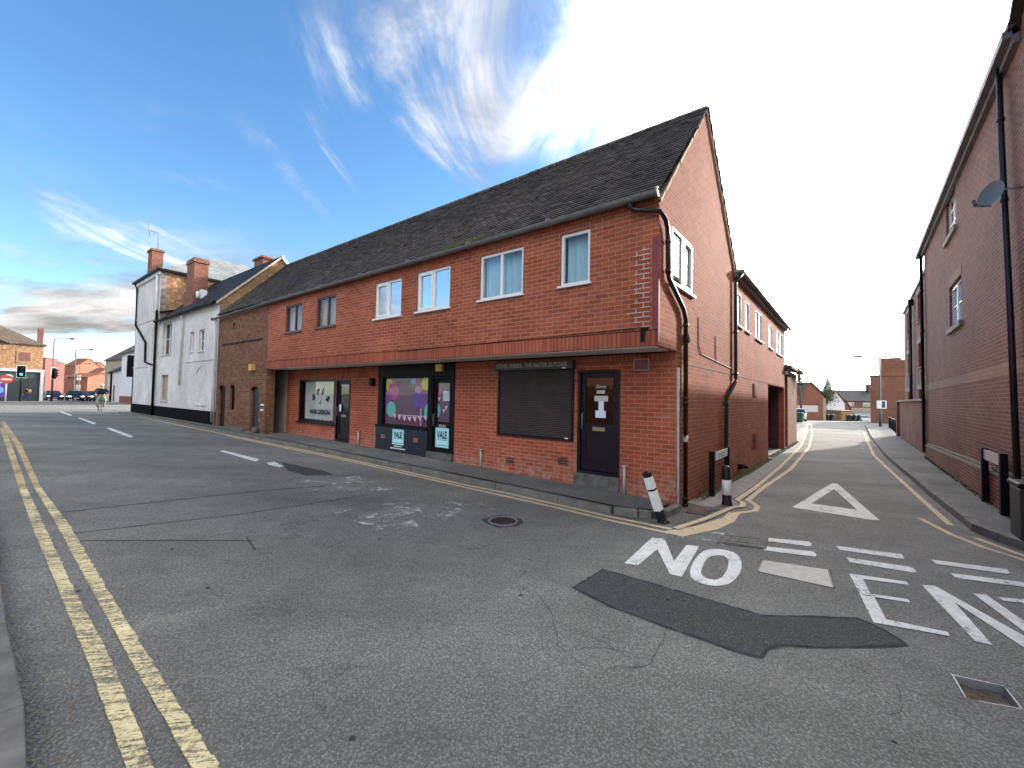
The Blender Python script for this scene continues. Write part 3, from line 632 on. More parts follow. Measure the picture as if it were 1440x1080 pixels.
# worn remains of older markings, and tar filled joints
for P, m in (([(-2.45, 5.45), (-1.7, 6.2), (-.7, 5.9), (-.75, 5.1), (-1.6, 4.85)], 'paint_scuff'), ([(-3.9, 7.2), (-3.0, 7.8), (-1.9, 7.0), (-2.4, 6.5), (-3.3, 6.6)], 'paint_scuff'), ([(-1.2, 6.6), (-.3, 6.3), (-.2, 5.9), (-1.0, 6.1)], 'paint_scuff')):
    sheet('worn_marking', P, .0042, m)
for L, w in (([(-1.32, 5.95), (-.82, 5.32)], .035), ([(-1.85, 5.75), (-1.2, 5.9)], .03), ([(7.4, 9.6), (7.75, 10.2), (8.2, 10.35)], .05), ([(4.35, 5.7), (4.75, 5.9), (5.1, 6.6)], .03), ([(-3.05, 1.98), (-2.75, 2.02)], .09)):
    mb = MB(); ribbon(mb, L, w, .0056, jit=.4, step=.08); mb.build('worn_marking', 'paint_white_worn', kind='structure')
for L in ([(-4.7, 4.35), (-3.5, 5.2), (-2.3, 6.4)], [(-4.5, 4.15), (-2.75, 4.35)], [(-2.9, 4.45), (-2.58, 4.1)], [(-5.6, 5.0), (-4.0, 6.4), (-3.2, 6.9)]):
    mb = MB(); ribbon(mb, L, .02, .0036, jit=.4, step=.1); mb.build('road_joint', 'asphalt_patch', kind='structure')
# dead leaves and grit in the gutters, weeds at the walls
def litter(name, n, pf, mat, smin, smax, label, cat='litter', up=.0):
    mb = MB()
    for _ in range(n):
        x, y, zo = pf(); z = gz(x, y)+zo+.006; s = rnd.uniform(smin, smax); a = rnd.uniform(0, 6.3); t = rnd.uniform(-.6, .6)
        mb.face([(x+s*cos(a+k*1.57)*(1 if k % 2 else .55), y+s*sin(a+k*1.57)*(1 if k % 2 else .55), z+s*.4*abs(sin(k+t))+up*rnd.random()) for k in range(4)])
    return mb.build(name, mat, None, kind='stuff', label=label, cat=cat)
def along(L, lo, hi, zo):
    P = dens(L, .3)
    def f():
        i = rnd.randrange(len(P)-1); p = P[i].lerp(P[i+1], rnd.random()); t = (P[i+1]-P[i]).normalized(); k = rnd.uniform(lo, hi); return p.x-t.y*k, p.y+t.x*k, zo
    return f
litter('leaf_litter', 260, along(kl[4:12], .01, .12, 0), 'dead_leaf', .008, .022, 'small dead leaves and grit along the kerb of the shop pavement')
litter('leaf_litter', 300, along(lk[3:9], -.0, .16, 0), 'dead_leaf', .005, .014, 'grit and leaf scraps in the gutter at bottom left')
litter('leaf_litter', 200, along(rk[2:9], -.14, -.01, 0), 'dead_leaf', .008, .02, 'dry leaves in the gutter of the pavement by the tall brick wall')
def weedpatch(L, lo, hi, n, lab, zo=.0, hh=.06):
    mb = MB(); f = along(L, lo, hi, zo)
    for _ in range(n):
        x, y, z = f(); z += gz(x, y); h = rnd.uniform(.3, 1)*hh; a = rnd.uniform(0, 6.3); w = .008
        mb.face([(x-w*cos(a), y-w*sin(a), z), (x+w*cos(a), y+w*sin(a), z), (x+rnd.uniform(-.03, .03), y+rnd.uniform(-.03, .03), z+h)])
    return mb.build('weeds', 'leaf_mid', None, kind='stuff', label=lab, cat='weeds')
weedpatch(side_line([(1.0, .0), (9, .0)]), -.16, .0, 1500, 'low moss and weeds along the foot of the lane side wall', .015, .035)
weedpatch([tuple(RT.P(a, .05, 0).xy) for a in (5.5, -4)], -.08, .05, 900, 'weeds growing along the foot of the tall brick wall', .11, .06)
weedpatch(side_line([(9.6, .05), (18, .05)]), -.1, .1, 700, 'tufts of grass beside the passage and brick outbuilding', .015, .09)
sheet('moss', side_line([(1.2, .01), (1.6, .2), (3, .12), (5, .2), (9, .16), (9.1, .01)]), .0185, 'moss', kind='structure')
# ------------------------------------------------------------------ corner shop building
S = thing('shop_building', 'long red brick corner building with jettied upper floor over shuttered shops', 'building', (G[0], G[1], 0))
ZJ = 2.55
edge = lambda b: .0777*b
# upper front wall
FW = [(1.11, 1.66, 3.66, 4.565), (2.445, 3.49, 3.65, 4.545), (4.325, 5.37, 3.625, 4.53), (5.925, 6.945, 3.62, 4.52), (8.735, 9.77, 3.64, 4.52), (10.635, 11.67, 3.645, 4.52)]
mb = MB(); wall(mb, FRONT, .0, 12.9, ZJ+.235, 4.82, FW, t=.2); mb.build('upper_wall', 'brick_main', S)
mb = MB(); mb.box(FRONT, .0, 12.9, -.2, .012, ZJ, ZJ+.225); mb.build('soldier_course', 'brick_soldier', S)
mb = MB(); mb.box(FRONT, 0, 12.9, -.1, .016, ZJ+.226, ZJ+.236); mb.build('joint_strip', 'black_paint', S)
# repaired toothing near the corner
mb = MB()
for i in range(17):
    z = 2.83+i*.073; w = .235 if i % 2 else .12
    if i in (2, 3, 8): w += .11
    mb.box(FRONT, .14, .14+w, -.02, .004, z, z+.071)
mb.build('repaired_brickwork', 'brick_repair', S)
mb = MB(); mb.box(FRONT, -.004, .095, -.01, .012, ZJ+.05, 4.18); mb.build('corner_strip', 'strip_red', S)
# soffit
mb = MB(); mb.box(FRONT, .02, 12.9, -.62, -.03, ZJ-.02, ZJ+.0-.002); mb.build('soffit', 'soffit_cream', S)
mb = MB(); mb.box(FRONT, .20, .25, .014, .04, 2.62, 2.80); mb.box(FRONT, .14, .25, .014, .04, 2.80, 2.825); mb.build('bracket', 'black_paint', S)
# ground floor
GW = [(10.05, 12.28, .80, 2.20), (9.22, 9.99, .12, 2.18), (4.93, 7.86, .1, ZJ-.03), (1.83, 3.65, .93, 2.31), (.935, 1.75, .2, 2.27)]
mb = MB(); wall(mb, GF, .0, 13.17, -.35, ZJ-.025, GW, t=.2); mb.build('ground_floor_wall', 'brick_lower', S)
mb = MB(); mb.box(GF, 7.88, 13.15, -.02, .005, 2.24, ZJ-.028); mb.build('soldier_course', 'brick_soldier', S); mb = MB(); mb.box(GF, .02, 4.91, -.02, .005, 2.345, ZJ-.028); mb.build('soldier_course', 'brick_soldier', S)
mb = MB(); mb.box(GF, 13.17, 14.6, -.2, -.0, -.3, ZJ-.03); mb.build('cream_panel', 'cream_render', S)
# back and interior shell
mb = MB(); mb.box(FRONT, .2, 17.3, -4.75, -4.6, -.4, 4.9); mb.box(FRONT, 0, 12.8, -4.6, -.9, 2.58, 2.64); mb.build('rear_wall', 'interior', S)
# gable and lane side wall
SW = [(-.235, .86, 3.61, 4.53)]
mb = MB(); wall(mb, SIDE, -.79, 4.10, ZJ, 4.80, SW, t=.2)
wall(mb, SIDE, 0, 4.10, -.5, ZJ, (), t=.2)
for b in (0, -.2): mb.quadf(SIDE, [(-.79, b, 4.80), (4.10, b, 4.80), (4.10, b, 4.93), (1.62, b, 7.47), (-.79, b, 4.80)][:4] if b else [(-.79, b, 4.80), (4.10, b, 4.80), (4.10, b, 4.93), (1.62, b, 7.47)])
mb.build('gable_wall', 'brick_main', S)
XW = [(4.43, 5.03, 3.64, 4.50), (5.47, 6.08, 3.64, 4.48), (6.95, 8.14, 3.62, 4.50), (9.43, 10.23, 3.62, 4.46), (11.3, 12.9, 3.60, 4.5)]
mb = MB(); wall(mb, SIDE, 4.10, 13.62, -.6, 4.9, XW+[(9.25, 13.50, -.6, 2.355)], t=.2); mb.build('side_wall', 'brick_main', S)
mb = MB(); mb.box(SIDE, .3, 9.25, -.01, .006, 2.365, 2.385); mb.box(SIDE, 9.25, 13.6, -.01, .006, 2.385, 2.40); mb.build('damp_course', 'black_paint', S)
mb = MB(); mb.box(SIDE, 13.42, 13.62, -5.5, -.21, -.6, 4.8); mb.box(SIDE, 4.3, 13.5, -5.6, -5.5, -.6, 4.8); mb.box(SIDE, 9.0, 9.25, -5.5, -.21, -.6, 2.4); mb.build('passage_wall', 'maroon_wood', S)
mb = MB(); mb.box(SIDE, 9.25, 13.42, -5.5, -.05, 2.36, 2.5); mb.build('passage_ceiling', 'maroon_wood', S)
mb = MB(); mb.tube([SIDE.P(13.40, -1.6, .85), SIDE.P(13.36, -1.6, .85), SIDE.P(13.36, -1.6, .72)], .012, 6); mb.build('handle', 'steel', S)
for (a, z) in ((6.85, 2.08), (6.85, .63)):
    mb = MB(); mb.box(SIDE, a-.3, a+.3, 0, .03, z-.19, z+.19); v = mb.build('vent', 'brick_soldier', S)
    mb = MB()
    for k in range(5): mb.box(SIDE, a-.26, a+.26, .03, .042, z-.16+k*.07, z-.125+k*.07)
    mb.build('slat', 'maroon_wood', v)
# roofs
mb = MB(); roof_slope(mb, FRONT, lambda b: edge(b)-.05, lambda b: 12.95, (.10, 4.80), (-2.43, 7.50), seedk=1, wav=.012)
roof_slope(mb, FRONT, lambda b: edge(b)-.05, lambda b: 12.95, (-5.0, 4.86), (-2.43, 7.50), seedk=2, course=.3, tw=.5)
RF = mb.build('roof', 'roof_tile', S)
mb = MB()
for i in range(44):
    a = -.22+i*.3; mb.tube([FRONT.P(a, -2.43, 7.485+rnd.uniform(-.006, .006)), FRONT.P(a+.29, -2.43, 7.485+rnd.uniform(-.006, .006))], .075, 8)
mb.build('ridge', 'roof_tile', RF)
mb = MB()
for (s0, z0, s1, z1) in ((-.83, 4.70, 1.62, 7.47), (4.18, 4.80, 1.62, 7.47)):
    N = 34
    for i in range(N):
        t0, t1 = i/N, (i+1)/N; a, b = s0+(s1-s0)*t0, s0+(s1-s0)*t1; c, d = z0+(z1-z0)*t0, z0+(z1-z0)*t1; k = rnd.uniform(-.006, .008)
        mb.face([SIDE.P(a, .035+k, c-.055), SIDE.P(b, .035+k, d-.055), SIDE.P(b, .035+k, d+.01), SIDE.P(a, .035+k, c+.01)])
        mb.face([SIDE.P(a, .035+k, c+.01), SIDE.P(b, .035+k, d+.01), SIDE.P(b, -.05, d+.01), SIDE.P(a, -.05, c+.01)]); mb.face([SIDE.P(a, .035+k, c-.055), SIDE.P(b, .035+k, d-.055), SIDE.P(b, -.01, d-.055), SIDE.P(a, -.01, c-.055)])
mb.build('verge', 'verge_mortar', RF)
# extension roof
mb = MB()
P = [SIDE.P(4.12, .13, 4.93), SIDE.P(13.9, .13, 4.93), SIDE.P(14.1, -2.6, 5.25), SIDE.P(4.05, -2.6, 5.25)]
mb.hexa([p-Vector((0, 0, .06)) for p in P]+P, lambda i, k: ((i % 4)*3, i*.5)); mb.build('side_roof', 'verge_mortar', S)
mb = MB(); mb.box(SIDE, 4.12, 13.75, .002, .10, 4.76, 4.86); mb.build('fascia', 'gutter_grey', S)
mb = MB(); mb.box(SIDE, 13.62, 13.9, -2.5, .0, 4.5, 4.86) ; mb.build('fascia', 'gutter_grey', S)
# gutters and pipes
def half_gutter(mb, fr, a0, a1, b, z0, z1, r=.065, sg=1):
    mb.smooth = True; N = 8; M = max(2, int(abs(a1-a0)/1.8))
    for j in range(M):
        A, B = a0+(a1-a0)*j/M, a0+(a1-a0)*(j+1)/M; zA, zB = z0+(z1-z0)*j/M, z0+(z1-z0)*(j+1)/M
        for i in range(N):
            t0, t1 = pi+pi*i/N, pi+pi*(i+1)/N
            mb.face([fr.P(A, b+r*cos(t0), zA+r*sin(t0)), fr.P(B, b+r*cos(t0), zB+r*sin(t0)), fr.P(B, b+r*cos(t1), zB+r*sin(t1)), fr.P(A, b+r*cos(t1), zA+r*sin(t1))])
    mb.smooth = False
    for j in range(M+1):
        A = a0+(a1-a0)*j/M; zA = z0+(z1-z0)*j/M
        mb.tube([fr.P(A-.02, b, zA-.006), fr.P(A+.02, b, zA-.006)], r+.007, 12)
mb = MB(); half_gutter(mb, FRONT, 0.0, 12.95, .135, 4.79, 4.75, .068); mb.build('gutter', 'gutter_grey', S)
mb = MB(); mb.box(FRONT, .02, 12.9, .004, .03, 4.68, 4.8); mb.build('fascia', 'brick_soldier', S)
mb = MB(); half_gutter(mb, SIDE, 4.15, 13.95, .17, 4.88, 4.86, .045); mb.build('gutter', 'gutter_grey', S)
def pipe(root, pts, r, fr=None, clips=(), mat='downpipe', name='downpipe', seg=10):
    mb = MB(); P = [Vector(p) for p in pts]
    mb.tube(P, r, seg)
    o = mb.build(name, mat, root)
    if clips:
        for c in clips: m2 = MB(); c = Vector(c); m2.tube([c-Vector((0, 0, .025)), c+Vector((0, 0, .025))], r+.010, seg); m2.build('collar', mat, o)
    return o
dp = pipe(S, [FRONT.P(.40, .135, 4.74), FRONT.P(.40, .13, 4.66), FRONT.P(.34, .10, 4.62), FRONT.P(-.03, .07, 4.52), SIDE.P(-.70, .06, 4.44), SIDE.P(-.60, .055, 4.34), SIDE.P(-.565, .05, 4.2), SIDE.P(-.55, .05, 3.69), SIDE.P(-.50, .05, 3.60), SIDE.P(.18, .05, 3.26), SIDE.P(.24, .05, 3.2), SIDE.P(.30, .05, 3.1), SIDE.P(.34, .05, -.05)], .036,
     clips=[SIDE.P(-.56, .05, 4.15), SIDE.P(-.55, .05, 3.7), SIDE.P(.305, .05, 3.0), SIDE.P(.32, .05, 1.78), SIDE.P(.325, .05, 1.70), SIDE.P(.335, .05, .12), SIDE.P(.335, .05, .02)])
mb = MB(); mb.tube([SIDE.P(.327, .05, 1.06), SIDE.P(.329, .05, 1.17)], .0385, 12); mb.build('reflective_band', 'bollard_white', dp)
pipe(S, [SIDE.P(4.2, .17, 4.83), SIDE.P(4.1, .08, 4.7), SIDE.P(4.02, .055, 4.55), SIDE.P(4.05, .055, 2.29), SIDE.P(4.0, .055, 2.2), SIDE.P(3.16, .055, 1.83), SIDE.P(3.11, .055, 1.74), SIDE.P(3.12, .055, .0)], .04, clips=[SIDE.P(4.04, .055, 3.4), SIDE.P(4.05, .055, 2.4), SIDE.P(3.11, .055, 1.68), SIDE.P(3.11, .055, 1.0)])
pipe(S, [SIDE.P(-.01, .03, 2.27), SIDE.P(.02, .03, .05), SIDE.P(.1, .06, -.05)], .022, mat='conduit', name='conduit')
mb = MB(); mb.tube([SIDE.P(.42, .05, 2.72), SIDE.P(.42, .05, 2.88)], .035, 8); mb.build('junction_box', 'gutter_grey', S)
mb = MB(); mb.tube([SIDE.P(1.2, .012, 3.3), SIDE.P(1.2, .012, 2.75), SIDE.P(1.35, .012, 2.62), SIDE.P(4.0, .012, 2.5)], .008, 5); mb.tube([SIDE.P(2.4, .012, 2.55), SIDE.P(2.4, .012, 3.1)], .008, 5)
mb.tube([FRONT.P(.2, .02, 2.83), FRONT.P(2.2, .02, 2.80), FRONT.P(6, .02, 2.76)], .006, 5); mb.build('cable', 'black_paint', S)
mb = MB(); mb.box(SIDE, 4.6, 4.9, 0, .1, .08, .2); mb.tube([SIDE.P(4.7, .05, .14), SIDE.P(4.7, .2, .12)], .035, 8); mb.build('water_outlet', 'black_paint', S)
for a, h in ((8.68, .52), (4.06, .50), (.83, .62)):
    z = gf(GF, a, .1)+.1; mb = MB(); mb.tube([GF.P(a, .045, z), GF.P(a, .045, z+h*.8)], .026, 8); mb.tube([GF.P(a, .045, z+h*.72), GF.P(a, .045, z+h*.8)], .034, 8); mb.build('pipe_stub', 'conduit', S)
for a, z in ((2.05, .55), (3.3, .42)):
    mb = MB(); mb.box(GF, a-.11, a+.11, 0, .008, z-.075, z+.075); o = mb.build('air_brick', 'brick_chimney', S)
    mb = MB()
    for i in range(6):
        for j in range(3): mb.box(GF, a-.09+i*.032, a-.07+i*.032, .008, .010, z-.055+j*.042, z-.03+j*.042)
    mb.build('slot', 'black_paint', o)
# upstairs windows
cw = 'upvc'
window(S, FRONT, *FW[0], split=(), glass='glass_shop', curtain=[(1.14, 1.62, 'curtain_blue')], b=-.03)
window(S, FRONT, *FW[1], glass='glass_shop', curtain=[(2.48, 3.46, 'curtain_blue')], b=-.03)
window(S, FRONT, *FW[2], sash=(1,), glass='glass_sky', b=-.03)
window(S, FRONT, *FW[3], sash=(1,), glass='glass_sky', b=-.03)
window(S, FRONT, *FW[4], fm='brown_frame', sill='brown_frame', glass='glass_shop', split=(.45,), curtain=[(9.3, 9.74, 'curtain_cream'), (8.78, 9.3, 'curtain_grey')], b=-.03, label='brown framed window with cream curtain')
window(S, FRONT, *FW[5], fm='brown_frame', sill='brown_frame', glass='glass_shop', split=(.45,), curtain=[(11.2, 11.64, 'curtain_cream'), (10.67, 11.18, 'curtain_grey')], b=-.03, label='brown framed window with cream curtain')
window(S, SIDE, *SW[0], sash=(1,), glass='glass', curtain=[(-.2, .83, 'curtain_grey')], b=-.006)
for i, w in enumerate(XW): window(S, SIDE, *w, split=(.5,) if w[1]-w[0] > 1 else (), glass='glass', curtain=[(w[0], w[1], 'curtain_grey')], b=-.006)

# ---- hair salon window and door
win = MB(); frame_rect(win, GF, 10.05, 12.28, .80, 2.20, -.12, .01, .07); wo = win.build('shop_window', 'dark_frame', S, label='frosted salon window lettered aria')
mb = MB(); mb.box(GF, 10.1, 12.23, -.062, -.054, .84, 2.16); mb.build('pane', 'glass_shop', wo)
mb = MB(); mb.box(GF, 10.12, 12.02, -.085, -.075, .90, 2.13); mb.build('blind', 'blind_white', wo)
mb = MB(); mb.box(GF, 10.0, 12.36, -.05, .07, .755, .80); mb.build('sill', 'dark_frame', wo)
cx, cz = 11.02, 1.52
for ch, dx, dz, ro, s in (('a', -.40, .02, .5, .36), ('r', -.15, .19, .2, .34), ('i', .10, .19, -.18, .34), ('a', .40, .0, -.5, .36)):
    text_mb(ch, GF, cx-dx, -.05, cz+dz, s, rot=ro, shear=.25, sx=.95, bold=.012).build('lettering', 'ink', wo)
text_mb('4', GF, cx, -.05, 1.36, .22, sx=.8).build('lettering', 'ink', wo)
text_mb('HAIR DESIGN', GF, cx+.02, -.05, 1.07, .21, sx=.98, bold=.006).build('lettering', 'ink', wo)
mb = MB()
for k in range(22):
    if k not in (7, 14): mb.box(GF, 10.2+k*.08, 10.25+k*.08, -.052, -.05, .885+.01*(k % 3), .93)
mb.build('window_sticker', 'notice', wo)
def shop_door(a0, a1, z0, z1, glass_z, gm='glass_dark', dm='door_panel', hs=1, label=None, proud=.0):
    mb = MB(); frame_rect(mb, GF, a0, a1, z0, z1, -.12, .012, .05); mb.box(GF, a0, a1, -.12, .011, z0-.02, z0+.05)
    # stiles
    b0, b1 = -.09, -.035; c0, c1 = a0+.055, a1-.055; zt = z1-.055; zb = z0+.055
    mb.box(GF, c0, c0+.085, b0, b1, zb, zt); mb.box(GF, c1-.085, c1, b0, b1, zb, zt); mb.box(GF, c0+.085, c1-.085, b0, b1, zt-.09, zt)
    mb.box(GF, c0+.085, c1-.085, b0, b1, glass_z-.16, glass_z); mb.box(GF, c0+.085, c1-.085, b0, b1, zb, zb+.14)
    mb.box(GF, c0+.085, c1-.085, b0+.01, b1-.022, zb+.14, glass_z-.16)
    frame_rect(mb, GF, c0+.085, c1-.085, zb+.14, glass_z-.16, b0, b1-.01, .02)
    d = mb.build('shop_door', dm, S, label=label)
    g = MB(); g.box(GF, c0+.08, c1-.08, -.066, -.058, glass_z-.01, zt-.08); g.build('pane', gm, d)
    m = (a0+a1)/2; g = MB(); g.box(GF, m-.12, m+.12, b1, b1+.008, glass_z-.12, glass_z-.05); g.build('letter_plate', 'brass', d)
    hx = c1-.045 if hs > 0 else c0+.045
    g = MB(); g.tube([GF.P(hx, b1, glass_z-.1), GF.P(hx, b1+.05, glass_z-.08), GF.P(hx, b1+.05, glass_z+.18), GF.P(hx, b1, glass_z+.2)], .012, 6); g.build('handle', 'steel', d)
    g = MB(); g.box(GF, a0+.02, a1-.02, -3.2, -3.1, 0, 2.4) if 0 else None
    return d
D1 = shop_door(9.22, 9.99, gf(GF, 9.6, .1)+.11, 2.18, 1.16, label='dark salon door')
mb = MB(); mb.box(GF, 9.31, 9.80, -.05, -.045, 1.98, 2.09); mb.build('sign_strip', 'notice', D1); mb = MB(); mb.box(GF, 9.74, 9.84, -.03, -.026, 1.2, 1.42); mb.build('notice', 'paper', D1)
mb = MB(); mb.box(GF, 8.02, 8.18, 0, .10, 1.98, 2.20); mb.build('alarm_box', 'black_paint', S)
# ---- black shopfront with balloons
zb = gf(GF, 6.4, .1)+.06
mb = MB(); mb.box(GF, 4.93, 7.86, -.08, .03, 2.215, ZJ-.03); mb.box(GF, 5.72, 5.84, -.1, .02, .4, 2.22); mb.box(GF, 7.66, 7.86, -.1, .012, .9, 2.22); mb.box(GF, 4.93, 5.0, -.1, .02, .36, 2.22)
mb.box(GF, 5.84, 7.90, -.1, .06, .875, .93); mb.build('shopfront_frame', 'black_paint', S)
mb = MB(); mb.box(GF, 5.80, 7.88, -.05, .04, zb-.1, .873); SP = mb.build('stall_riser', 'navy_panel', S)
mb = MB(); frame_rect(mb, GF, 5.84, 7.66, .93, 2.215, -.09, -.02, .03); wo = mb.build('shop_window', 'black_paint', S, label='mauve shop window with balloon stickers')
mb = MB(); mb.box(GF, 5.85, 7.65, -.045, -.04, .95, 2.2); mb.build('pane', 'glass_vinyl', wo); mb = MB(); mb.box(GF, 5.85, 7.65, -.075, -.07, .95, 2.2); mb.build('window_film', 'vinyl_mauve', wo)
def wa(x): return 7.63-(x-205)/360*1.79
def wz(y): return 2.20-(y-270)/372*1.29
def wze(y, x): return wz(y)+0
cl = (5.87, 7.63, .96, 2.19); kx = 1.79/360; kz = 1.29/372; L = 0
for x, y, rx, ry, c in ((235, 322, 28, 46, 'yellow'), (275, 372, 45, 70, 'magenta'), (226, 438, 36, 66, 'purple'), (258, 514, 40, 60, 'teal'), (440, 300, 30, 22, 'blue'), (480, 300, 24, 32, 'crimson'), (552, 355, 20, 60, 'crimson'), (478, 364, 26, 30, 'pink'), (533, 316, 34, 50, 'yellow'), (523, 432, 44, 72, 'purple'), (468, 438, 38, 57, 'violet'), (556, 520, 30, 58, 'teal')):
    mb = MB(); L += 1; sg = -.066+L*.0012; disc(mb, GF, wa(x), sg, wz(y), rx*kx, ry*kz, clip=cl); mb.build('balloon_sticker', 'vinyl_'+c, wo)
mb = MB(); m2 = MB(); prev = None
for i in range(7):
    x = 292+i*41; y = 556+16*sin(i/6*pi); a = wa(x); z = wz(y); mb.face([GF.P(a+.08, -.046, z+.03), GF.P(a-.1, -.046, z+.03), GF.P(a-.01, -.046, z-.10)]); disc(m2, GF, a-.1, -.045, z-.05, .055, .085, 14)
mb.box(GF, wa(560), wa(285), -.047, -.046, wz(556)-.005, wz(556)+.015); mb.box(GF, wa(506), wa(500), -.047, -.046, .97, wz(500))
mb.build('bunting_sticker', 'vinyl_white', wo); m2.build('bunting_sticker', 'vinyl_bunting', wo)
mb = MB(); mb.box(GF, wa(600) if 0 else 6.7, 6.95, -.05, -.049, 1.68, 2.05) if 0 else None
def vale_sign(par, a0, a1, z0, z1, b):
    mb = MB(); mb.box(GF, a0, a1, b, b+.006, z0, z1); o = mb.build('sign', 'teal_sign', par); w = a1-a0; h = z1-z0
    text_mb('VALE', GF, (a0+a1)/2, b+.0075, z0+h*.47, h*.52, sx=w/h*.80/1.0*.78, bold=.008).build('lettering', 'ink', o)
    mb = MB(); mb.box(GF, a0+w*.1, a1-w*.08, b+.006, b+.0072, z0+h*.385, z0+h*.40); mb.box(GF, a0+w*.1, a1-w*.08, b+.006, b+.0072, z0+h*.10, z0+h*.12); mb.build('lettering', 'ink', o)
    mb = MB()
    for k in range(7): mb.box(GF, a0+w*(.12+k*.112), a0+w*(.19+k*.112), b+.006, b+.007, z0+h*.17, z0+h*.34)
    mb.build('lettering', 'teal_sign_dark', o)
vale_sign(SP, 6.68, 7.14, .44, .86-.02, .0405)
mb = MB()
for k in range(9): mb.box(GF, 6.76+k*.036, 6.785+k*.036, .04, .042, .385, .415)
for k in range(18): mb.box(GF, 6.62+k*.034, 6.645+k*.034, .04, .042, .325, .355)
mb.build('lettering', 'sign_white', SP)
for a in (6.22, 7.55): mb = MB(); mb.box(GF, a-.09, a+.09, .04, .046, .56, .67); mb.build('air_brick', 'brick_chimney', SP)
zs = gf(GF, 5.3, .1)+.1
D2 = shop_door(5.0, 5.72, zs+.17, 2.20, 1.10, gm='glass_vinyl', dm='black_paint', label='black door with teal and white sign')
mb = MB(); mb.box(GF, 5.12, 5.62, -.085, -.08, 1.11, 2.06); fm_ = mb.build('window_film', 'vinyl_mauve', D2)
dcl = (5.14, 5.60, 1.12, 2.05)
for a, z, ra, rz, c in ((5.60, 1.85, .13, .2, 'magenta'), (5.60, 1.38, .12, .17, 'teal')): mb = MB(); disc(mb, GF, a, -.078, z, ra, rz, clip=dcl); mb.build('balloon_sticker', 'vinyl_'+c, fm_)
mb = MB(); mb.box(GF, 5.15, 5.40, -.076, -.075, 1.62, 1.86); mb.build('notice', 'paper', fm_)
mb = MB()
for a, z in ((5.53, 1.66), (5.28, 1.46), (5.36, 1.38)): mb.face([GF.P(a+.05, -.076, z+.03), GF.P(a-.05, -.076, z+.05), GF.P(a, -.076, z-.05)])
mb.build('bunting_sticker', 'vinyl_white', fm_)
vale_sign(D2, 5.13, 5.58, .50, .97, -.034)
mb = MB(); mb.box(GF, 4.95, 5.79, -.1, .07, zs-.1, zs+.165); mb.build('door_step', 'stone_dark', S)
mb = MB(); mb.box(GF, 5.30, 5.50, .03, .11, 2.33, 2.50); mb.build('alarm_box', 'alarm_yellow', S)
# ---- shutter shop
mb = MB(); frame_rect(mb, GF, 1.84, 3.64, .93, 2.31, -.11, .03, .04); so = mb.build('roller_shutter', 'dark_frame', S)
mb = MB()
for k in range(37):
    z = .975+k*.0354; mb.face([GF.P(1.88, -.02, z), GF.P(3.60, -.02, z), GF.P(3.60, .004, z+.008), GF.P(1.88, .004, z+.008)]); mb.face([GF.P(1.88, .004, z+.008), GF.P(3.60, .004, z+.008), GF.P(3.60, .004, z+.027), GF.P(1.88, .004, z+.027)]); mb.face([GF.P(1.88, .004, z+.027), GF.P(3.60, .004, z+.027), GF.P(3.60, -.02, z+.0352), GF.P(1.88, -.02, z+.0352)])
mb.build('slat', 'shutter', so)
mb = MB(); mb.box(GF, 1.80, 3.68, -.05, .16, 2.30, 2.46); hb = mb.build('shutter_box', 'shutter', so)
text_mb('LIONEL FURBER : THE MASTER BUTCHER', GF, 2.74, .1615, 2.345, .115, sx=.80, bold=.003).build('lettering', 'gold_text', hb)
mb = MB(); mb.box(GF, 1.93, 2.0, .162, .168, 2.305, 2.325); mb.box(GF, 1.93, 2.0, .03, .035, .975, .995); mb.build('label', 'sign_white', so)
z3 = gf(GF, 1.3, .1)+.1
D3 = shop_door(.935, 1.75, .385, 2.27, 1.28, label='dark purple door with paper notices')
for a0, a1, z0, z1, m in ((1.24, 1.40, 1.84, 1.90, 'notice'), (1.18, 1.44, 1.70, 1.80, 'notice'), (1.26, 1.36, 1.53, 1.70, 'paper'), (1.22, 1.42, 1.40, 1.53, 'paper')):
    mb = MB(); mb.box(GF, a0, a1, -.056, -.052, z0, z1); mb.build('notice', m, D3)
text_mb('Sorry', GF, 1.32, -.05, 1.94, .09, shear=.3).build('lettering', 'sign_white', D3)
mb = MB(); mb.box(GF, .93, 1.80, -.1, .05, z3-.1, .375); mb.build('door_step', 'stone_dark', S)
mb = MB(); mb.box(GF, 1.64, 1.75, .0, .004, .3, .4) if 0 else None
mb = MB(); mb.box(GF, .42, .68, 0, .07, 2.235, 2.435); ab = mb.build('alarm_box', 'alarm_rim', S); mb = MB(); mb.box(GF, .435, .665, .07, .075, 2.25, 2.42); mb.build('cover', 'alarm_red', ab)
# floors behind shop glass
mb = MB(); mb.box(FRONT, .3, 12.7, -4.5, -4.4, 0, 2.5); mb.box(SIDE, .3, 4.0, -2.9, -2.85, 0, 2.5); mb.build('inner_wall', 'room_wall', S)
# moss on the eave
mb = MB()
for _ in range(500):
    t = rnd.gauss(0, .28); s = abs(rnd.gauss(0, .09)); a = 3.95+t; b = .06-s*.68; z = 4.86+s*.73; r = rnd.uniform(.01, .03)
    mb.face([FRONT.P(a-r, b, z), FRONT.P(a+r, b, z+r), FRONT.P(a, b-.01, z+r*1.6)])
mb.build('moss', 'moss', RF)
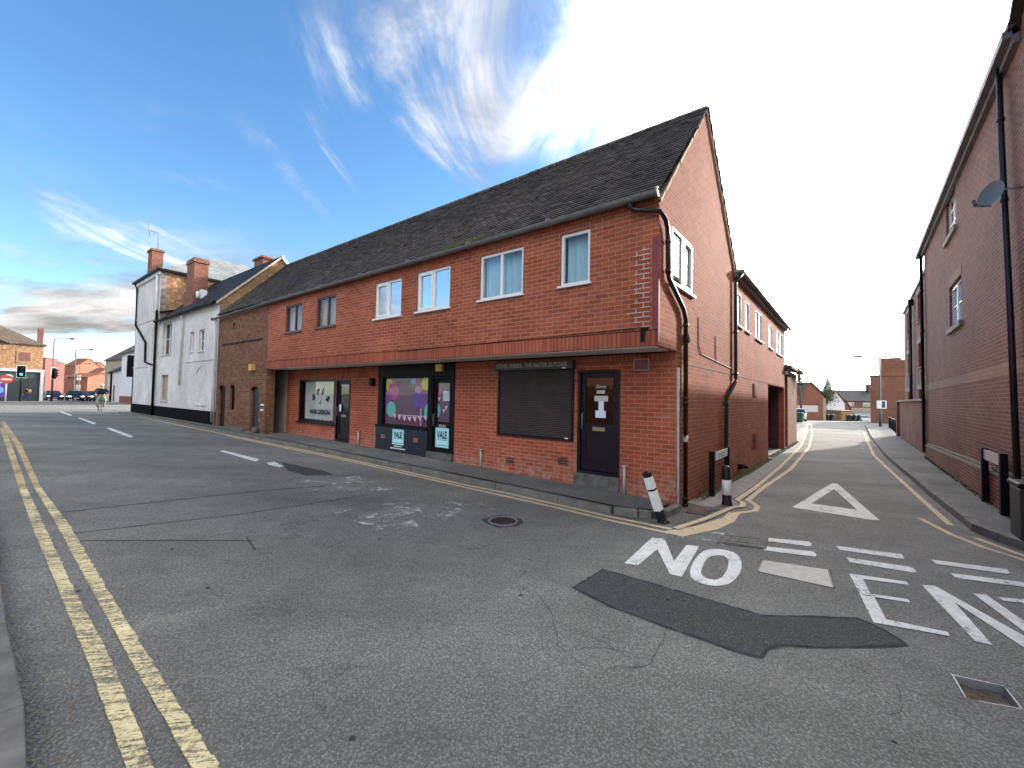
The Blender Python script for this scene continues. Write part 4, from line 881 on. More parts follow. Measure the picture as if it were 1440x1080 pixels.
# ------------------------------------------------------------------ old dark brick building
O = thing('brick_workshop', 'old blackened brick building with arched dark doors beside the white house', 'building', (*FRONT.P(15, 0, 0).xy, 0))
gO = gf(FRONT, 15, .1)+.1
def arch(a0, a1, zs, zt, n=8):
    return [(a1-(a1-a0)*i/n, zs+(zt-zs)*sin(pi*i/n)) for i in range(n+1)]
mb = MB(); OH = [(13.42, 14.10, -.2, 1.93), (15.52, 15.96, 1.05, 2.0), (16.42, 17.12, -.2, 1.97), (15.75, 15.95, 4.15, 4.36)]
wall(mb, FRONT, 12.9, 17.4, -.4, 4.74, OH, t=.28); mb.build('wall', 'brick_old', O)
mb = MB()
for a0, a1, z in ((13.42, 14.10, 1.93), (16.42, 17.12, 1.97), (15.52, 15.96, 2.0)):
    A = arch(a0-.02, a1+.02, z-.12, z+.03); n = len(A)
    for i in range(n-1):
        p, q = A[i], A[i+1]; c = (a0+a1)/2
        mb.face([FRONT.P(p[0], .006, p[1]), FRONT.P(q[0], .006, q[1]), FRONT.P(q[0]+(q[0]-c)*.16, .006, q[1]+.12), FRONT.P(p[0]+(p[0]-c)*.16, .006, p[1]+.12)], [(i*.075, 0), (i*.075+.075, 0), (i*.075+.075, .2), (i*.075, .2)])
        mb.face([FRONT.P(p[0], .006, p[1]), FRONT.P(q[0], .006, q[1]), FRONT.P(q[0], .006, z+.1), FRONT.P(p[0], .006, z+.1)])
mb.build('arch', 'brick_chimney', O)
for a0, a1, z0, z1, m in ((13.42, 14.10, gO, 1.95, 'navy_panel'), (16.42, 17.12, gO, 1.98, 'black_paint')):
    mb = MB()
    for k in range(5): w = (a1-a0)/5; mb.box(FRONT, a0+k*w+.004, a0+(k+1)*w-.004, -.12, -.085, z0, z1)
    mb.box(FRONT, a0, a1, -.15, -.12, z0, z1); mb.build('door', m, O)
mb = MB(); mb.box(FRONT, 15.52, 15.96, -.14, -.11, 1.05, 2.0); frame_rect(mb, FRONT, 15.52, 15.96, 1.05, 2.0, -.11, -.07, .04)
for k in range(4): mb.tube([FRONT.P(15.6+k*.09, -.09, 1.08), FRONT.P(15.6+k*.09, -.09, 1.98)], .01, 5)
mb.build('window', 'black_paint', O)
mb = MB(); mb.box(FRONT, 15.75, 15.95, -.2, -.19, 4.15, 4.36); mb.build('vent', 'black_paint', O)
mb = MB()
for k in range(18): a = 13.3+k*.2; mb.box(FRONT, a, a+.185, -.01, .018+.006*(k % 3), 3.555+rnd.uniform(-.012, .012), 3.61)
mb.build('string_course', 'black_paint', O)
mb = MB(); mb.box(FRONT, 13.80, 14.0, 0, .14, 2.50, 2.72); mb.build('alarm_box', 'alarm_yellow', O)
mb = MB(); mb.box(FRONT, 13.0, 13.25, 0, .012, 1.29, 1.34); mb.box(FRONT, 13.0, 13.25, 0, .012, 1.12, 1.17); mb.build('street_sign', 'sign_white', O)
mb = MB(); roof_slope(mb, FRONT, lambda b: 12.95, lambda b: 17.36, (.10, 4.80), (-2.43, 7.50), seedk=3, wav=.012); roof_slope(mb, FRONT, lambda b: 12.95, lambda b: 17.36, (-5.0, 4.86), (-2.43, 7.50), seedk=4, course=.3, tw=.5); ro = mb.build('roof', 'roof_tile', O)
mb = MB()
for i in range(15): a = 12.98+i*.3; mb.tube([FRONT.P(a, -2.43, 7.485), FRONT.P(a+.29, -2.43, 7.485+rnd.uniform(-.01, .01))], .075, 8)
mb.build('ridge', 'roof_tile', ro)
mb = MB()
for _ in range(420):
    a = rnd.uniform(16.5, 17.3); s = rnd.random()**1.5*1.6; r = rnd.uniform(.015, .04); b = .08-s*.68; z = 4.84+s*.73
    mb.face([FRONT.P(a-r, b, z), FRONT.P(a+r, b, z+r), FRONT.P(a, b-.01, z+r*1.6)])
mb.build('moss', 'moss', ro)
mb = MB(); half_gutter(mb, FRONT, 12.95, 17.7, .135, 4.75, 4.69, .06); mb.build('gutter', 'gutter_grey', O)
pipe(O, [FRONT.P(17.4, .12, 4.66), FRONT.P(17.36, .08, 4.5), FRONT.P(17.34, .06, .35)], .03, mat='conduit')
mb = MB(); mb.box(FRONT, 14.2, 15.9, 0, .18, gO-.1, gO+.09); mb.build('stone_ledge', 'stone_dark', O)
mb = MB(); mb.ellip(FRONT.P(13.32, .12, gO+.08), .10, .10, .14); mb.build('kerb_stone', 'stone_dark', None, label='rounded grey stone at the foot of the arched navy door', cat='stone')
# ------------------------------------------------------------------ lower white house
Wh = thing('white_house', 'low white painted brick house with black plinth, slate roof and large red chimney stack', 'house', (*FRONT.P(21.5, 0, 0).xy, 0))
WW = [(23.69, 25.2, 3.55, 5.22), (23.93, 25.0, 1.24, 2.53), (20.36, 20.85, 3.5, 4.42), (18.95, 19.7, 3.46, 4.42)]
mb = MB(); wall(mb, FRONT, 17.4, 26.0, .92, 5.42, WW, t=.25, ); mb.build('wall', 'brick_white', Wh)
mb = MB(); mb.box(FRONT, 17.4, 26.0, -.25, .03, -.3, .92); mb.build('plinth', 'tar_paint', Wh)
mb = MB(); mb.box(FRONT, 17.9, 21.4, -.02, .03, 3.04, 3.09); mb.build('string_course', 'brick_white', Wh); mb = MB(); mb.box(FRONT, 17.45, 26, -.02, .03, 5.28, 5.40); mb.build('eaves_band', 'brick_white', Wh); mb = MB()
A = arch(18.55, 19.85, 2.45, 2.80)
for p, q in zip(A[:-1], A[1:]): mb.face([FRONT.P(p[0], .02, p[1]), FRONT.P(q[0], .02, q[1]), FRONT.P(q[0], .02, q[1]+.09), FRONT.P(p[0], .02, p[1]+.09)])
mb.build('arch', 'brick_white', Wh); mb = MB(); mb.box(FRONT, 18.5, 19.9, -.01, .04, 1.12, 1.18); mb.build('sill', 'brick_white', Wh)
def fg(mb): pass
window(Wh, FRONT, *WW[0], split=(.5,), glass='glass_dark', sill='brick_white', hbars=(.5,), curtain=[(23.8, 25.1, 'curtain_grey')], b=-.12)
mb = MB(); frame_rect(mb, FRONT, *WW[1], -.10, -.05, .07); mb.box(FRONT, 24.0, 24.95, -.14, -.10, 1.25, 2.5); mb.build('blocked_window', 'tan_render', Wh)
mb = MB(); mb.box(FRONT, 23.85, 25.08, -.05, .07, 1.18, 1.24); mb.box(FRONT, 23.85, 25.08, -.02, .03, 2.53, 2.6); mb.build('sill', 'brick_white', Wh)
window(Wh, FRONT, *WW[2], split=(), glass='glass_dark', sill='brick_white', hbars=(.5,), curtain=[(20.4, 20.8, 'curtain_grey')], b=-.08)
window(Wh, FRONT, *WW[3], split=(.5,), glass='glass_dark', sill='brick_white', hbars=(.5,), curtain=[(19.0, 19.65, 'curtain_grey')], b=-.08)
mb = MB()
for b in (0, -.22):
    mb.face([FRONT.P(17.4-b*0+ (0 if b == 0 else .22), q, z) for q, z in ((0, 4.4), (0, 5.45), (-2.28, 7.86), (-4.6, 5.45), (-4.6, 4.4))], [(q, z) for q, z in ((0, 4.4), (0, 5.45), (-2.28, 7.86), (-4.6, 5.45), (-4.6, 4.4))])
mb.box(FRONT, 17.4, 26, -4.75, -4.6, 0, 5.5); mb.box(FRONT, 17.4, 17.6, -4.6, -.26, 0, 4.6); mb.build('gable_wall', 'brick_orange', Wh)
mb = MB(); roof_slope(mb, FRONT, lambda b: 17.34, lambda b: 26.0, (.16, 5.36), (-2.28, 7.92), course=.2, tw=.3, seedk=5, lift=.01); roof_slope(mb, FRONT, lambda b: 17.34, lambda b: 26.0, (-4.8, 5.36), (-2.28, 7.92), course=.4, tw=.8, seedk=6, lift=.01); wr = mb.build('roof', 'roof_slate', Wh)
mb = MB()
for e0, e1 in (((.14, 5.34), (-2.28, 7.90)),): 
    P = [FRONT.P(17.30, e0[0], e0[1]-.07), FRONT.P(17.30, e1[0], e1[1]-.07), FRONT.P(17.30, e1[0], e1[1]+.03), FRONT.P(17.30, e0[0], e0[1]+.03)]; Q = [p+Vector(d1).to_3d()*.09 for p in P]
    mb.hexa([P[0], P[1], Q[1], Q[0], P[3], P[2], Q[2], Q[3]], lambda i, k: (i*.3, 0))
mb.build('verge', 'verge_mortar', wr)
mb = MB(); P = [FRONT.P(17.28, -2.28, 7.80), FRONT.P(17.28, -4.7, 5.25), FRONT.P(17.28, -4.7, 5.42), FRONT.P(17.28, -2.28, 7.98)]; Q = [p+Vector(d1).to_3d()*.1 for p in P]; mb.hexa([P[0], P[1], Q[1], Q[0], P[3], P[2], Q[2], Q[3]], lambda i, k: (0, 0)); mb.build('bargeboard', 'upvc', wr)
mb = MB(); mb.box(FRONT, 22.6, 23.7, -1.08, -.5, 5.6, 8.15); mb.box(FRONT, 22.5, 23.8, -1.15, -.44, 5.6, 6.75); mb.box(FRONT, 22.55, 23.75, -1.12, -.46, 8.15, 8.28); mb.box(FRONT, 22.58, 23.72, -1.10, -.48, 8.28, 8.38); mb.build('chimney', 'brick_chimney', wr)
mb = MB(); mb.box(FRONT, 22.2, 22.45, -.95, -.7, 6.3, 6.75); mb.tube([FRONT.P(22.3, -.6, 6.3), FRONT.P(22.3, -.6, 6.62)], .07, 8); mb.build('flue', 'upvc', wr)
mb = MB(); mb.box(FRONT, 19.9, 20.9, -2.95, -2.5, 7.0, 8.42); mb.box(FRONT, 19.8, 21.0, -3.02, -2.43, 8.42, 8.52); mb.build('chimney', 'brick_chimney', wr)
mb = MB(); half_gutter(mb, FRONT, 17.4, 25.9, .2, 5.34, 5.36, .06); mb.build('gutter', 'black_paint', Wh)
pipe(Wh, [FRONT.P(21.7, .15, 5.25), FRONT.P(21.75, .07, 5.0), FRONT.P(21.9, .07, 2.0)], .04, mat='brick_white')
pipe(Wh, [FRONT.P(17.62, .06, 4.9), FRONT.P(17.62, .06, .5)], .025, mat='brick_white')
# ------------------------------------------------------------------ tall white house
T = thing('white_house', 'tall white painted house at the junction with orange brick flank and grey hipped roof', 'house', (*FRONT.P(28.6, 0, 0).xy, 0))
TW = [(26.5, 27.15, 6.1, 7.9), (26.6, 27.2, 3.2, 5.2)]
mb = MB(); wall(mb, FRONT, 26.0, 31.0, .92, 8.2, TW, t=.25); wall(mb, FR(FRONT.P(31.0, 0, 0).xy, (-n1[0], -n1[1]), d1), .0, 8.2, -.3, 8.2, (), t=.2); mb.build('wall', 'brick_white', T)
mb = MB(); mb.box(FRONT, 26.0, 31.02, -.25, .03, -.3, .92); mb.build('plinth', 'tar_paint', T)
for z_ in (3.04, 5.6): mb = MB(); mb.box(FRONT, 26.0, 31.0, -.02, .03, z_, z_+.055); mb.build('string_course', 'brick_white', T)
for k, w in enumerate(TW):
    mb = MB(); mb.box(FRONT, w[0], w[1], -.16, -.1, w[2], w[3]); mb.box(FRONT, w[0]-.05, w[1]+.05, -.05, .07, w[2]-.06, w[2]); mb.build('blocked_window', 'white_render', T)
mb = MB(); mb.box(FRONT, 26.0, 26.25, -3.2, -.002, 4.8, 8.2); mb.build('side_wall', 'brick_orange', T)
mb = MB(); mb.box(FRONT, 26.0, 26.25, -8.2, -3.21, 4.8, 8.2); mb.build('side_wall', 'tan_render', T)
mb = MB(); e = 8.22; A_, B_, C_, D_ = FRONT.P(25.85, .15, e), FRONT.P(31.15, .15, e), FRONT.P(31.15, -8.4, e), FRONT.P(25.85, -8.4, e); R0_, R1_ = FRONT.P(28.6, -3.3, 10.25), FRONT.P(28.6, -4.9, 10.25)
for f in ((A_, B_, R0_), (B_, C_, R1_, R0_), (C_, D_, R1_), (D_, A_, R0_, R1_)):
    ax = (f[1]-f[0]).normalized(); nn_ = ax.cross(f[2]-f[0]).cross(ax).normalized(); mb.face(f, [((p-f[0]).dot(ax), (p-f[0]).dot(nn_)) for p in f])
tr = mb.build('roof', 'roof_grey', T)
mb = MB(); mb.box(FRONT, 25.8, 31.2, .1, .22, 8.12, 8.24); mb.box(FRONT, 25.78, 25.9, -8.4, .1, 8.12, 8.24); mb.build('gutter', 'black_paint', T)
mb = MB(); mb.box(FRONT, 26.0, 31.0, .0, .10, 7.95, 8.12); mb.build('eaves_band', 'white_render', T)
mb = MB(); mb.box(FRONT, 29.44, 30.32, -.80, -.28, 7.9, 10.05); mb.box(FRONT, 29.38, 30.38, -.85, -.22, 10.05, 10.17); ch = mb.build('chimney', 'brick_chimney', tr)
pipe(T, [FRONT.P(30.9, .16, 8.15), FRONT.P(30.7, .07, 7.8), FRONT.P(30.6, .07, 5.6), FRONT.P(28.2, .07, 4.4), FRONT.P(28.1, .07, 3.3), FRONT.P(26.6, .07, 3.1)], .05, mat='black_paint')
pipe(T, [FRONT.P(26.3, .1, 7.9), FRONT.P(26.25, .08, 5.0)], .06, mat='white_render'); pipe(T, [FRONT.P(26.05, .10, 6.0), FRONT.P(26.05, .10, .4)], .06, mat='black_paint'); pipe(T, [FRONT.P(25.93, -1.15, 8.1), FRONT.P(25.93, -1.15, 6.3), FRONT.P(25.93, .0, 5.9)], .05, mat='black_paint')
mb = MB(); mb.box(FRONT, 26.3, 26.65, .0, .2, 2.75, 3.05); mb.build('hopper', 'white_render', T)
pA = FRONT.P(29.8, -.6, 10.17); mb = MB()
mb.tube([pA, pA+Vector((0, 0, 1.15))], .022, 5); mb.tube([pA+Vector((0, 0, 1.1)), pA+Vector((-.25, -.3, 1.12))], .016, 5); mb.tube([pA+Vector((-.25, -.3, .75)), pA+Vector((-.33, -.34, 1.6))], .018, 5); mb.tube([pA+Vector((-.1, -.12, .95)), pA+Vector((-.11, -.12, 1.3))], .013, 5)
mb.build('tv_aerial', 'gutter_grey', None, label='thin television aerial on the chimney of the tall white house', cat='aerial')

# ------------------------------------------------------------------ tall brick building on the right
B = thing('apartment_building', 'tall dark red brick building with buff band on the right side of the lane', 'building', (*RT.P(0, 0, 0).xy, 0))
RW = [(-1.05, .62, 3.80, 4.92), (-.52, .95, 6.30, 7.40)]
# string courses
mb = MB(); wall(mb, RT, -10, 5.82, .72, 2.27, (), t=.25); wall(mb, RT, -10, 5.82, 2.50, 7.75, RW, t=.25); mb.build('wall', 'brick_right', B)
mb = MB(); mb.box(RT, -10, 5.82, -.25, .006, 2.27, 2.50); mb.build('string_course', 'brick_buff', B)
mb = MB()
P = [RT.P(-10, .05, -.5), RT.P(5.86, .05, -.5), RT.P(5.86, -.25, -.5), RT.P(-10, -.25, -.5), RT.P(-10, .05, .66), RT.P(5.86, .05, .24), RT.P(5.86, -.25, .24), RT.P(-10, -.25, .66)]
cc = [(-10, -.5), (5.86, -.5), (5.86, -.5), (-10, -.5), (-10, .66), (5.86, .24), (5.86, .24), (-10, .66)]; mb.hexa(P, lambda i, k: cc[i]); mb.box(RT, -10, 5.82, -.25, -.004, .2, .72); mb.build('plinth', 'brick_right', B)
mb = MB()
for dz, w in ((0, .055), (.075, .025)):
    P = [RT.P(-10, w+.0, .665+dz), RT.P(5.88, w, .245+dz), RT.P(5.88, -.1, .245+dz), RT.P(-10, -.1, .665+dz)]; mb.hexa(P+[p+Vector((0, 0, .05)) for p in P], lambda i, k: (i*.1, 0))
mb.build('plinth_capping', 'stone_lintel', B)
for i, w in enumerate(RW):
    window(B, RT, *w, split=(.5,), glass='glass_sky', sill=None, b=-.06, hbars=(.33, .66) if i else (.5,), sash=() if i else (1,))
    mb = MB(); mb.box(RT, w[0]-.1, w[1]+.1, -.1, .06, w[2]-.13, w[2]-.003); mb.build('sill', 'stone_lintel', B)
mb = MB()
for k in range(18): a = -1.1+k*.1; mb.box(RT, a, a+.09, -.05, .006, 4.925, 5.15)
mb.build('lintel', 'brick_buff', B)
mb = MB(); P = [RT.P(-5.95, .13, 7.62), RT.P(6.5, .13, 7.62), RT.P(6.5, -4.5, 11.0), RT.P(-5.95, -4.5, 11.0)]; mb.hexa([p-Vector((0, 0, .12)) for p in P]+P, lambda i, k: ((i % 4)*2, i)); rb = mb.build('roof', 'roof_brown', B)
mb = MB(); mb.box(RT, -5.9, 6.5, .006, .08, 7.3, 7.44); mb.box(RT, -5.9, 6.55, .08, .18, 7.40, 7.53); mb.build('gutter', 'gutter_grey', B)
mb = MB()
for b in (0.002, -.24): mb.face([RT.P(-6.0, b, 7.745), RT.P(-14, b, 7.745), RT.P(-10, b, 11.2)], [(-4.9, 7.7), (-13, 7.7), (-9, 11.2)])
mb.build('gable_wall', 'brick_right', B)
mb = MB()
P = [RT.P(-5.9, .12, 7.62), RT.P(-10, .12, 11.32), RT.P(-10, -6, 11.32), RT.P(-5.9, -6, 7.62)]; mb.hexa([p-Vector((0, 0, .1)) for p in P]+P, lambda i, k: (0, 0)); P = [RT.P(-14.4, .2, 7.62), RT.P(-10, .12, 11.32), RT.P(-10, -6, 11.32), RT.P(-14.4, -6, 7.62)]; mb.hexa([p-Vector((0, 0, .1)) for p in P]+P, lambda i, k: (0, 0)); mb.build('gable_roof', 'roof_brown', B)
mb = MB(); wall(mb, FR(RT.P(5.82, 0, 0).xy, (-RT.n).to_tuple(), RT.d.to_tuple()), 0.0, 8, -.5, 7.8, (), t=.2); mb.box(RT, -13, -10, -.3, 0, 0, 7.8); mb.box(RT, -13, 5.8, -8.2, -8, -.5, 7.8); mb.face([RT.P(5.8, 0, 7.8), RT.P(5.8, -8, 7.8), RT.P(5.8, -4.5, 10.9)]); mb.build('end_wall', 'brick_right', B)
mb = MB(); P = [RT.P(-13, -8.3, 7.72), RT.P(6.2, -8.3, 7.72), RT.P(6.2, -4.5, 11.0), RT.P(-13, -4.5, 11.0)]; mb.hexa([p-Vector((0, 0, .12)) for p in P]+P, lambda i, k: (0, 0)); mb.build('roof', 'roof_brown', B)
pipe(B, [RT.P(5.9, .13, 7.4), RT.P(5.84, .08, 7.3), RT.P(5.80, .07, .0)], .05, clips=[RT.P(5.81, .07, z) for z in (.15, 1.5, 3, 4.5, 6)])
pipe(B, [RT.P(-5.1, .08, 7.6), RT.P(-5.2, .08, 6.0), RT.P(-5.5, .08, 3.0), RT.P(-5.7, .08, .3)], .04, clips=[RT.P(-5.17, .08, 6.5), RT.P(-5.29, .08, 5.1)])
# satellite dish
dc = RT.P(-5.55, .24, 5.14); o = thing('satellite_dish', 'grey satellite dish on a wall arm high on the right hand brick building', 'satellite dish', dc)
ax = Vector((-.97, .05, .2)).normalized(); u = ax.cross(Vector((0, 0, 1))).normalized(); v = ax.cross(u)
mb = MB(); mb.smooth = True; R = .19
for i in range(6):
    for k in range(24):
        def q(i, k): r = R*i/6; return dc+u*r*cos(2*pi*k/24)+v*r*1.08*sin(2*pi*k/24)+ax*(.22*(r*r)/R)
        mb.face([q(i, k), q(i, k+1), q(i+1, k+1), q(i+1, k)])
mb.build('dish', 'dish_grey', o)
mb = MB(); mb.tube([dc-ax*.01, dc-ax*.06, RT.P(-5.75, .13, 5.12), RT.P(-5.85, .0, 5.05)], .016, 6); mb.tube([dc+v*.19, dc+v*.24+ax*.24], .010, 5); mb.build('arm', 'gutter_grey', o)
mb = MB(); mb.tube([dc+v*.25+ax*.22, dc+v*.17+ax*.28], .026, 8); mb.ellip(dc+v*.17+ax*.28, .028, .028, .028); mb.build('receiver', 'dish_grey', o)
# yard wall
Y = thing('brick_wall', 'head high brick yard wall with stone coping beside the drainpipe', 'wall', (*RT.P(12, 0, 0).xy, -.3))
mb = MB(); wall(mb, RT, 5.95, 19.0, -.7, 1.90, (), t=.23); mb.box(RT, 18.6, 19.05, -.3, .12, -.7, 1.9); mb.build('wall', 'brick_right', Y)
mb = MB(); mb.box(RT, 5.95, 19.15, -.32, .10, 1.90, 1.985); mb.build('coping', 'stone_lintel', Y)
# block of flats beyond
Fb = thing('flats', 'three storey brick flats with grey bands standing beyond the yard wall', 'building', (*RT.P(13, -1, 0).xy, -.3))
FB = FR(RT.P(0, -.26, 0).xy, RT.d.to_tuple(), RT.n.to_tuple())
FWn = []
for a0, a1 in ((9.7, 11.3), (15.0, 16.6)):
    for z0, z1 in ((5.55, 6.85), (3.45, 4.55), (1.0, 2.45)): FWn.append((a0, a1, z0, z1))
mb = MB(); wall(mb, FB, 7.4, 18.6, -.5, 7.25, FWn, t=.25); mb.box(FB, 7.4, 7.6, -7, -.25, -.5, 7.25); mb.box(FB, 18.4, 18.6, -7, -.25, -.5, 7.25); mb.build('wall', 'brick_right', Fb)
mb = MB()
for a0, a1 in ((8.2, 9.6), (11.5, 13.0), (13.6, 14.9), (16.7, 18.4)): mb.box(FB, a0, a1, -.03, .008, 2.5, 3.3)
mb.build('band', 'blue_brick', Fb)
mb = MB(); mb.box(FB, 7.35, 7.95, -.03, .010, -.4, 7.2); mb.build('corner_pier', 'blue_brick', Fb)
mb = MB(); mb.box(FB, 7.3, 18.7, -7.2, .06, 7.25, 7.38); mb.build('roof', 'gutter_grey', Fb)
for w in FWn:
    window(Fb, FB, *w, split=(.5,), glass='glass_sky', sill='stone_lintel', b=-.08)
mb = MB()
for w in FWn: mb.box(FB, w[0]-.05, w[1]+.05, -.03, .05, w[3]+.003, w[3]+.2)
mb.build('lintel', 'stone_lintel', Fb)
pipe(Fb, [FB.P(13.25, .12, 6.9), FB.P(13.25, .12, -.2)], .065); mb = MB(); mb.box(FB, 13.1, 13.4, 0, .2, 6.8, 7.1); mb.build('hopper', 'black_paint', Fb)
# brick outbuilding beyond the passage
K = thing('brick_outbuilding', 'low weathered brick outbuilding with mossy roof beyond the dark passage', 'building', (*SIDE.P(16, 0, 0).xy, -.3))
mb = MB(); wall(mb, SIDE, 14.7, 18.4, -.5, 3.15, (), t=.3); mb.box(SIDE, 13.65, 14.7, -3, -1.2, -.5, 3.0); mb.box(SIDE, 14.7, 15.1, -4, -.3, -.5, 3.1); mb.build('wall', 'brick_chimney', K)
mb = MB(); mb.box(SIDE, 13.66, 14.7, -.5, .02, 2.95, 3.2); mb.build('lintel', 'black_paint', K)
mb = MB(); P = [SIDE.P(13.66, .25, 3.18), SIDE.P(18.6, .25, 3.18), SIDE.P(18.6, -3, 4.1), SIDE.P(13.66, -3, 4.1)]; mb.hexa(P+[p+Vector((0, 0, .1)) for p in P], lambda i, k: (i, i*.3)); kr = mb.build('roof', 'roof_brown', K)
mb = MB()
for _ in range(500):
    p = SIDE.P(rnd.uniform(16.5, 18.6), .25+rnd.uniform(-.15, .04), 3.3-rnd.random()**2*.7); r = rnd.uniform(.03, .08); a = rnd.uniform(0, 6)
    mb.face([p, p+Vector((r*cos(a), r*sin(a), -r*.4)), p+Vector((r*cos(a+1), r*sin(a+1), r*.6))])
mb.build('ivy', 'leaf_dark', kr)
mb = MB()
for i in range(6): mb.box(SIDE, 18.5+i*2.3, 20.7+i*2.3, -1.2-i*.1, -1.0-i*.1, -.6, 3.2-i*.12)
mb.build('garden_wall', 'brick_chimney', None, label='weathered brick wall running on beyond the low outbuilding', cat='wall')
# ------------------------------------------------------------------ street furniture
def bollard(x, y, h, lean, az, label, fat=1.0):
    z = gz(x, y); o = thing('bollard', label, 'bollard', (x, y, z), 'black and white corner bollards')
    ax = Vector((sin(lean)*cos(az), sin(lean)*sin(az), cos(lean))); b = Vector((x, y, z-.02)); r = .062*fat
    mb = MB(); mb.tube([b, b+ax*.02, b+ax*.10, b+ax*(h*.30), b+ax*(h*.66), b+ax*(h*.9), b+ax*(h*.985), b+ax*h], [r*1.25, r*1.25, r*1.02, r, r*.97, r*.93, r*.75, r*.3], 14); mb.build('post', 'bollard_black', o)
    mb = MB(); mb.tube([b+ax*(h*.30), b+ax*(h*.66)], [r*1.03, r*1.0], 14); mb.build('reflective_sleeve', 'bollard_white', o); return o
# leaning bollard: black top band, white upper band, black line, white lower band, black foot
x, y = 2.17, 5.68; z = gz(x, y); o = thing('bollard', 'leaning black and white square bollard on the corner before the shops', 'bollard', (x, y, z), 'black and white corner bollards')
b = Vector((x, y, z-.02)); ax = Vector((-.29, .06, .93)).normalized(); h = .76
def prism(mb, t0, t1, r, r2=None):
    r2 = r2 or r; u = Vector((.8, .6, 0)); u = (u-ax*u.dot(ax)).normalized(); v = ax.cross(u)
    P = [b+ax*(h*t)+(u*sx+v*sy)*rr for t, rr in ((t0, r), (t1, r2)) for sx, sy in ((-1, -1), (1, -1), (1, 1), (-1, 1))]
    mb.hexa(P, lambda i, k: (0, 0))
mb = MB(); prism(mb, 0, .06, .075, .06); prism(mb, .055, .985, .0475, .046); prism(mb, .985, 1.0, .046, .035); mb.build('post', 'bollard_black', o, bevel=.006)
mb = MB(); prism(mb, .262, .638, .050); mb.build('reflective_sleeve', 'bollard_white', o, bevel=.004); mb = MB(); prism(mb, .672, .898, .0495); mb.build('reflective_sleeve', 'bollard_white', o, bevel=.004)
bollard(3.70, 6.84, .70, -.03, 0, 'upright round bollard with white sleeve beside the street nameplate', 1.15)
def nameplate(name, A, B_, h, hp, label, mat, txt=None, side=1):
    A, B_ = Vector(A), Vector(B_); d = (B_-A).normalized(); fr = FR(A, d.to_tuple(), (d.y*side, -d.x*side)); L = (B_-A).length; z0, z1 = gz(*A), gz(*B_)
    o = thing('street_nameplate', label, 'street sign', (A.x, A.y, z0)); 
    for a, z in ((0, z0), (L, z1)):
        mb = MB(); mb.box(fr, a-.05, a+.05, -.045, .045, z-.05, z+h); mb.build('post', 'black_paint', o, bevel=.008)
    mb = MB(); zt = (z0+z1)/2+h-.03; mb.box(fr, .05, L-.05, .0, .02, zt-hp, zt); p = mb.build('plate', mat, o)
    if txt: text_mb(txt, fr, L/2, .0215, zt-hp*.78, hp*.72, flip=False, sx=.75).build('lettering', 'ink', p)
nameplate('', SIDE.P(1.50, .17, 0).xy, SIDE.P(2.72, .16, 0).xy, .84, .15, 'black framed white street nameplate against the corner side wall', 'sign_white', 'OAT STREET')
nameplate('', RT.P(-3.72, .10, 0).xy, RT.P(-5.02, .10, 0).xy, 1.12, .18, 'street nameplate on dark posts before the tall brick wall at right', 'notice', None, side=1)
z = gz(8.6, 6.78)+.11; fr = FR(RT.P(-6.45, .22, 0).xy, RT.d.to_tuple(), RT.n.to_tuple()); o = thing('litter_bin', 'dark litter bin at the right edge against the brick wall', 'bin', (8.62, 6.8, z))
mb = MB(); mb.box(fr, -.5, 0, -.2, .08, z, z+.72); mb.build('body', 'bin_black', o, bevel=.02); mb = MB(); mb.box(fr, -.52, .02, -.22, .10, z+.72, z+.79); mb.build('lid', 'black_paint', o, bevel=.02)

def lamp(x, y, h, arm, az, label, grp='street lamps on the far street', base=.1):
    z = gz(x, y)+base; o = thing('street_lamp', label, 'street lamp', (x, y, z), grp)
    mb = MB(); mb.tube([(x, y, z-.1), (x, y, z+1.4), (x, y, z+1.45), (x, y, z+h)], [.10, .10, .07, .055], 10); mb.build('post', 'lamp_grey', o)
    mb = MB(); e = Vector((x+arm*sin(az), y+arm*cos(az), z+h+.12)); mb.tube([(x, y, z+h-.05), (x+arm*.15*sin(az), y+arm*.15*cos(az), z+h+.06), e], .04, 8); mb.build('arm', 'lamp_grey', o)
    mb = MB(); d = Vector((sin(az), cos(az), 0)); mb.tube([e, e+d*.15, e+d*.6, e+d*.7], [.04, .12, .11, .03], 10); mb.build('lantern', 'gutter_grey', o); return o
lamp(32.0, 34.6, 6.0, 1.1, radians(-60), 'slim grey lamp post with a blue sign beside the right hand pavement', 'lane lamp')
o = thing('parking_sign', 'small white and blue sign fixed to the lane lamp post', 'sign', (31.9, 34.5, 1.8)); fr = FR((32, 34.48), (1, 0), (0, -1)); mb = MB(); mb.box(fr, -.42, .42, 0, .03, 1.35, 2.05); mb.build('plate', 'sign_white', o); mb = MB(); mb.box(fr, .0, .3, .03, .035, 1.42, 1.98); mb.build('symbol', 'car_blue', o)
lamp(-60.3, 52.2, 8.1, 2.0, radians(90), 'tallest grey street lamp beside the corner pub', base=.1)
lamp(-66.5, 60.5, 7.6, 2.0, radians(90), 'second street lamp behind the tallest one near the corner pub', base=.1)
lamp(-87, 80, 6.8, 1.6, radians(90), 'far street lamp in front of the orange brick terrace', base=.0)
lamp(-72, 82, 7.2, 2.4, radians(-90), 'distant street lamp reaching over the cars from the right', base=.0)
def dir_from(az): a = radians(az); return (cos(a), -sin(a)), (-sin(a), -cos(a))
